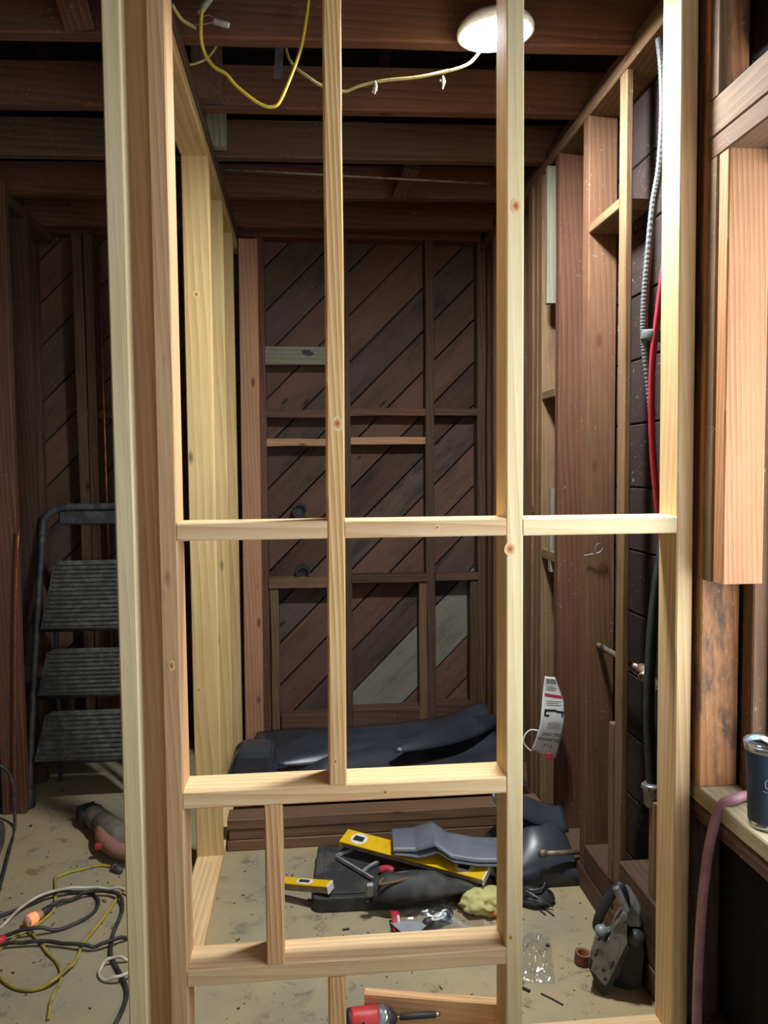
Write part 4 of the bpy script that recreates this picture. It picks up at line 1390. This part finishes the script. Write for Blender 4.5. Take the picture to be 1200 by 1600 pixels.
link('slot', slab([(640, 1120), (672, 1060), (682, 1070), (652, 1132)], 0.002, 0.0012), 'black_plastic', tool)
link('slot', slab([(765, 1210), (790, 1160), (800, 1170), (775, 1225)], 0.002, 0.0012), 'black_plastic', tool)

# ---- loose board on edge and red drill at the bottom of the frame
a, b = PZ(569, 1552, 0.09), PZ(777, 1568, 0.09)
dv = (b - a).normalized()
b2 = a + dv * 0.335
o = beam('loose_board', None, 'fir_red', (a.x, a.y, 0.0), (b2.x, b2.y, 0.0), 0.024, 0.09, Vector((0, 0, 1)).cross(dv), seg=3, jit=0.0008)
tag(o, 'loose reddish board standing on edge on the floor behind the drill', 'board')

DY, DZ = 1.742, 0.075
ctr = PY(570, 1594, DY)
DZ = ctr.z
mp = DY / 1200.0 * 1.005
t = thing('cordless_drill', 'red cordless drill with a long bit, beside the lowest cripple stud', 'drill', (ctr.x, DY, 0.0))
X_ = Vector((1, -0.01, 0.008)).normalized()
o = Vector((0, 0, DZ))
pxm = lambda px: (px - 570) * mp
link('rear_cap', lathe_bm([(0.020, pxm(540)), (0.027, pxm(542)), (0.029, pxm(548))], X_, o, 20), 'black_plastic', t, smooth=True)
bd = link('motor_housing', lathe_bm([(0.029, pxm(547)), (0.030, pxm(552)), (0.030, pxm(590)), (0.0285, pxm(593))], X_, o, 20), 'red', t, smooth=True)
link('clutch_ring', lathe_bm([(0.0285, pxm(592)), (0.029, pxm(594)), (0.029, pxm(601)), (0.027, pxm(603))], X_, o, 20), 'cast_grey', t, smooth=True)
link('steel_ring', lathe_bm([(0.027, pxm(601)), (0.0275, pxm(602)), (0.026, pxm(607)), (0.023, pxm(609))], X_, o, 20), 'steel', t, smooth=True)
link('chuck', lathe_bm([(0.023, pxm(607)), (0.020, pxm(613)), (0.012, pxm(619)), (0.010, pxm(622))], X_, o, 18), 'black_plastic', t, smooth=True)
link('bit_shank', lathe_bm([(0.0035, pxm(620)), (0.0035, pxm(629))], X_, o, 8), 'copper', t, smooth=True)
link('bit_holder', lathe_bm([(0.005, pxm(627)), (0.0068, pxm(629)), (0.0068, pxm(685)), (0.006, pxm(686))], X_, o, 14), 'black_plastic', t, smooth=True)
link('bit_tip', lathe_bm([(0.005, pxm(685)), (0.005, pxm(690)), (0.0025, pxm(694))], X_, o, 8), 'steel', t, smooth=True)
link('pistol_grip', tube_bm([o + Vector((-0.008, -0.01, -0.02)), o + Vector((-0.016, -0.022, -0.045)), Vector((-0.02, -0.03, 0.018))], 0.0175, 10, 4), 'black_plastic', t, smooth=True)
for q, (px, dz) in enumerate(((562, 0.004), (566, 0.012))):
    link('mark', box_bm(o + Vector((pxm(px), -0.0285 + dz * 0.1, dz)), (0.008, 0.004, 0.004), 0.0, 1, Matrix.Rotation(-0.9, 3, 'Y')), 'ink', bd)

# ================================================================== ON THE RIGHT
# paper packaging tag hung on the studs
TY = 2.50
tc = PY(852, 1120, TY)
t = thing('package_card', 'white printed liner package card hanging upside down on the right studs', 'card', (tc.x, TY, tc.z))
ZG = lambda x, y: PY(790 + x * 120 / 1067.0, 1030 + y * 180 / 1600.0, TY) - Vector((tc.x, TY, tc.z))
lft = [ZG(545, 235), ZG(500, 560), ZG(455, 900), ZG(365, 1265)]
rgt = [ZG(700, 260), ZG(815, 590), ZG(805, 900), ZG(715, 1395)]


def pick(L_, v):
    x = v * (len(L_) - 1)
    i = min(int(x), len(L_) - 2)
    return L_[i].lerp(L_[i + 1], x - i)


def gcard(u, v):
    return pick(lft, v).lerp(pick(rgt, v), u) + Vector((0, 0.010 * u * u - 0.012 * math.sin(math.pi * v) + 0.006 * math.sin(7 * v), 0))


link('card', sheet_bm(gcard, 12, 26, 0.0008), 'paper', t, smooth=True)


def print_patch(name, u0, u1, v0, v1, mat, slope=0.0):
    link(name, sheet_bm(lambda u, v: gcard(u0 + (u1 - u0) * u, v0 + (v1 - v0) * v + slope * u) + Vector((0, -0.0016, 0)), 8, 3, 0.0003), mat, t)


print_patch('red_band', 0.10, 0.98, 0.235, 0.275, 'red_ink', 0.02)
for k in range(9):
    print_patch('barcode_bar', 0.14 + 0.085 * k, 0.14 + 0.085 * k + (0.055 if k % 3 else 0.03), 0.03, 0.095, 'ink')
for k, v in enumerate((0.13, 0.155, 0.18, 0.335, 0.36, 0.385, 0.62, 0.64, 0.66, 0.68)):
    print_patch('print_line', 0.18 if k < 6 else 0.3, 0.85 if k % 2 else 0.72, v, v + 0.006, 'grey_ink')
print_patch('diagram', 0.12, 0.62, 0.445, 0.475, 'ink')
print_patch('diagram', 0.12, 0.20, 0.475, 0.535, 'ink')
print_patch('diagram', 0.20, 0.34, 0.515, 0.54, 'ink')
print_patch('diagram', 0.62, 0.98, 0.455, 0.485, 'ink', 0.02)
print_patch('diagram', 0.86, 0.93, 0.49, 0.55, 'ink')
for s_, u, v, sz in (('PAN LINER', 0.55, 0.765, 0.0135), ('PVC SHOWER', 0.50, 0.825, 0.0130), ("5' x 6'", 0.52, 0.895, 0.0140)):
    bm = text_bm(s_, sz, Matrix.Identity(4), 0.0002)
    bmesh.ops.subdivide_edges(bm, edges=[e_ for e_ in bm.edges if e_.calc_length() > 0.004], cuts=2)
    wd = (gcard(1, v) - gcard(0, v)).length
    ht = (gcard(0.5, 1) - gcard(0.5, 0)).length
    for vt in bm.verts:                                   # printed upside down, following the bend of the card
        vt.co = gcard(max(0.02, min(0.98, u - vt.co.x / wd)), v + vt.co.y / ht) + Vector((0, -0.0022 - vt.co.z, 0))
    link('lettering', bm, 'ink', t)
link('red_clip', box_bm(ZG(595, 1345) + Vector((0, -0.004, 0)), (0.022, 0.006, 0.026), 0.002), 'red_ink', t)
link('tie', tube_bm([ZG(545, 1030), ZG(420, 985), ZG(330, 990), ZG(265, 1060), ZG(250, 1150), ZG(290, 1220), ZG(355, 1275)], 0.0026, 8, 5), 'white', t, smooth=True)

# conduit, red hose and dark sleeve in the bay beside the post
CY = 1.85
bay = lambda pts, Y=CY: [PY(x, y, Y) for x, y in pts]
P = smooth_path(bay([(1030, 60), (1035, 110), (1036, 180), (1031, 260), (1021, 320), (1013, 400), (1008, 460), (1006, 510), (1008, 545), (1014, 600), (1019, 650)]), 18)
one('flexible_conduit', tube_bm(P, 0.0092, 10, 0, corr=0.06), 'conduit', 'ribbed grey flexible conduit beside the right post', 'conduit', False)
one('red_hose', tube_bm(bay([(1046, 370), (1036, 430), (1027, 500), (1020, 560), (1018, 640), (1021, 720), (1030, 810), (1040, 880)], CY - 0.028), 0.0125, 10, 5, flat=0.6), 'red_hose', 'flattened red hose behind the right post', 'hose')
one('tape_band', lathe_bm([(0.024, -0.012), (0.0255, -0.008), (0.0255, 0.008), (0.024, 0.012), (0.024, -0.012)], (0.1, 0, 1), PY(1018, 525, CY - 0.012), 14), 'conduit', 'grey tape band binding the conduit to the red hose', 'tape')
one('dark_sleeve', tube_bm(bay([(1040, 790), (1034, 850), (1022, 950), (1015, 1060), (1014, 1140), (1019, 1230)], CY + 0.02), lambda u: 0.009 + 0.010 * ss(0.0, 0.5, u) , 10, 5, flat=0.7), 'dark_sleeve', 'dark green sleeve hanging low beside the right post', 'sleeve')
# pipes through the studs
a, b = PX(938, 1010, 0.90), PX(1012, 1052, 0.90)
t = thing('water_pipe', 'weathered horizontal pipe with an elbow through the right studs', 'pipe', (0.90, b.y, b.z))
link('run', tube_bm([Vector((0, a.y - b.y + 0.06, a.z - b.z)), Vector((0, 0.0, 0.0))], 0.0085, 10, 0), 'old_pipe', t, smooth=True)
link('collar', lathe_bm([(0.009, -0.012), (0.0125, -0.010), (0.0125, 0.010), (0.009, 0.012)], (0, 1, 0), (0, 0.30 * (a.y - b.y) + 0.2, (a.z - b.z) * 0.72), 12), 'black_plastic', t, smooth=True)
link('elbow', tube_bm([Vector((0, 0.04, 0.004)), Vector((-0.004, 0.0, 0.0)), Vector((0.0, -0.02, -0.012)), Vector((0.012, -0.03, -0.04))], 0.0135, 10, 4), 'old_pipe', t, smooth=True)
link('spout', lathe_bm([(0.011, 0.0), (0.012, 0.004), (0.012, 0.026), (0.008, 0.026), (0.007, 0.02)], (-0.6, -0.5, -0.2), (-0.004, 0.0, 0.0), 12), 'old_pipe', t, smooth=True)
c = PY(1018, 1235, 1.86)
t = thing('drain_trap', 'small grey pipe trap low in the wall bay by the post', 'pipe', c)
link('cup', lathe_bm([(0.010, -0.045), (0.020, -0.035), (0.022, 0.0), (0.024, 0.004), (0.024, 0.014), (0.018, 0.018)], (0, 0, 1), (0, 0, 0), 16), 'grey_metal', t, smooth=True)
link('nut', lathe_bm([(0.026, 0.006), (0.026, 0.016)], (0, 0, 1), (0, 0, 0), 6), 'old_pipe', t)
p = PX(925, 868, 0.85)
one('wire_loop', tube_bm([PY(912, 868, 2.29), PY(925, 866, 2.285), PY(938, 862, 2.28), PY(943, 853, 2.28), PY(934, 850, 2.28), PY(928, 862, 2.28)], 0.0018, 6, 5), 'grey_metal', 'small bent grey wire loop on the right studs', 'wire')

# tumbler on the window sill
SZ = 0.639
cb = PZ(1197, 1290, SZ)
tm = thing('tumbler', 'navy blue steel tumbler with clear lid on the window sill', 'tumbler', (cb.x, cb.y, SZ))
link('body', lathe_bm([(0.030, 0.012), (0.034, 0.014), (0.0365, 0.08), (0.0415, 0.156), (0.0425, 0.160), (0.039, 0.160)], (0, 0, 1), (0, 0, 0), 40), 'navy', tm, smooth=True)
link('base_ring', lathe_bm([(0.029, 0.0), (0.0322, 0.001), (0.0338, 0.014), (0.030, 0.014)], (0, 0, 1), (0, 0, 0), 40), 'steel', tm, smooth=True)
link('rim', lathe_bm([(0.0412, 0.154), (0.0427, 0.155), (0.0432, 0.166), (0.0405, 0.167), (0.039, 0.160)], (0, 0, 1), (0, 0, 0), 40), 'steel', tm, smooth=True)
ld = link('lid', lathe_bm([(0.040, 0.162), (0.0445, 0.165), (0.0445, 0.171), (0.040, 0.174), (0.036, 0.169), (0.006, 0.168)], (0, 0, 1), (0, 0, 0), 40), 'lid_clear', tm, smooth=True)
link('slider', box_bm((0, 0.004, 0.172), (0.016, 0.028, 0.005), 0.002), 'white', ld)
# engraved mark: a ring over a short bar
th0 = math.atan2(-cb.y, -cb.x) + 0.15
mk = bmesh.new()
for k in range(14):
    a_ = th0 - 0.12 + 0.12 * math.cos(2 * math.pi * k / 14)
    zz_ = 0.098 + 0.009 * math.sin(2 * math.pi * k / 14)
    if k in (12, 13, 0, 1):
        continue
    R_ = 0.0377 + (zz_ - 0.08) * 0.062
    add_box(mk, (R_ * math.cos(a_), R_ * math.sin(a_), zz_), (0.0026, 0.0026, 0.0026))
for k in range(10):
    a_ = th0 - 0.30 + 0.04 * k
    R_ = 0.0377
    add_box(mk, (R_ * math.cos(a_), R_ * math.sin(a_), 0.083 - 0.002 * math.sin(math.pi * k / 9)), (0.0026, 0.0026, 0.0014))
link('engraved_mark', mk, 'grey_ink', tm)

# pink hose over the sill
hx = 0.842
P = [PZ(1230, 1262, SZ + 0.0115), PZ(1200, 1250, SZ + 0.0115), PZ(1170, 1243, SZ + 0.0115), PZ(1148, 1249, SZ + 0.012), PX(1127, 1268, 0.862) + Vector((0, 0, 0.012)), PX(1113, 1300, 0.846), PX(1104, 1350, 0.843), PX(1096, 1430, 0.842), PX(1091, 1520, 0.842), PX(1089, 1600, 0.842), PX(1089, 1700, 0.842)]
one('pink_hose', tube_bm(P, 0.0105, 12, 8), 'pink_hose', 'pink rubber hose hanging over the window sill to the floor', 'hose')

# ---- crumbs of plaster, sawdust and splinters strewn on the slab
bm = bmesh.new()
rr = random.Random(5)
for k in range(420):
    if k < 230:
        x, y = rr.uniform(-0.25, 0.84), rr.uniform(1.75, 2.66)
    else:
        x, y = rr.uniform(-1.15, -0.42), rr.uniform(1.7, 3.4)
    sz = rr.uniform(0.0015, 0.0045) * (1.8 if rr.random() < 0.1 else 1.0)
    add_box(bm, (x, y, sz * 0.35), (sz * rr.uniform(1, 3.2), sz, sz * 0.7), Matrix.Rotation(rr.uniform(0, 6.28), 3, 'Z'))
deb = link('floor_debris', bm, plain('floor_crumbs', (150, 132, 100), 0.9, col2=(72, 60, 48), scale=9.0, mixlo=0.45, mixhi=0.55))
deb['kind'] = 'stuff'
deb.parent = bpy.data.objects['floor']


# ---- knots in the new lumber (each a thin lens let into the face it shows on)
def knot_mat():
    m = N('knot_wood')
    tc = m.n('ShaderNodeTexCoord')
    ln_ = m.n('ShaderNodeVectorMath', operation='LENGTH')
    m.l(tc.outputs['Object'], ln_.inputs[0])
    d = m.math('ADD', ln_.outputs['Value'], m.math('MULTIPLY', m.noise(tc.outputs['Object'], 2.2, 3.0), 0.35))
    c = m.ramp(d, [(0.10, srgb(96, 56, 28)), (0.42, srgb(176, 108, 56)), (0.70, srgb(206, 150, 92)), (1.0, srgb(226, 194, 140))])
    m.l(c, m.b.inputs['Base Color'])
    m.b.inputs['Roughness'].default_value = 0.7
    return m.m


KM = knot_mat()


def knot(parent, px, py, Y, rx, rz, seed):
    p = PY(px, py, Y)
    bm = bmesh.new()
    rr = random.Random(seed)
    n = 18
    k_ = [1 + rr.uniform(-0.10, 0.10) for _ in range(n)]
    prism_bm([(k_[i] * math.cos(2 * math.pi * i / n), k_[i] * math.sin(2 * math.pi * i / n)) for i in range(n)], (1, 0, 0), (0, 0, 1), (0, 1, 0), 0.0006, (0, 0, 0), bm)
    o = link('knot', bm, KM, parent)
    o.location = (p.x, Y - 0.0004, p.z)
    o.scale = (rx, 1.0, rz)


for q, (px, py, rx, rz) in enumerate(((797, 858, 0.0125, 0.015), (806, 322, 0.011, 0.015), (527, 662, 0.012, 0.015), (524, 1190, 0.005, 0.006),
                                      (602, 1238, 0.007, 0.006), (683, 824, 0.006, 0.006), (798, 1465, 0.006, 0.008), (268, 1040, 0.007, 0.012))):
    knot(wf, px, py, YF - 0.0002, rx, rz, q)
for q, (px, py, r_) in enumerate(((307, 460, 0.010), (311, 1078, 0.008), (322, 545, 0.004), (333, 990, 0.004), (315, 342, 0.004))):
    knot(wl, px, py, 2.6 - 0.0002, r_, r_ * 1.1, 20 + q)
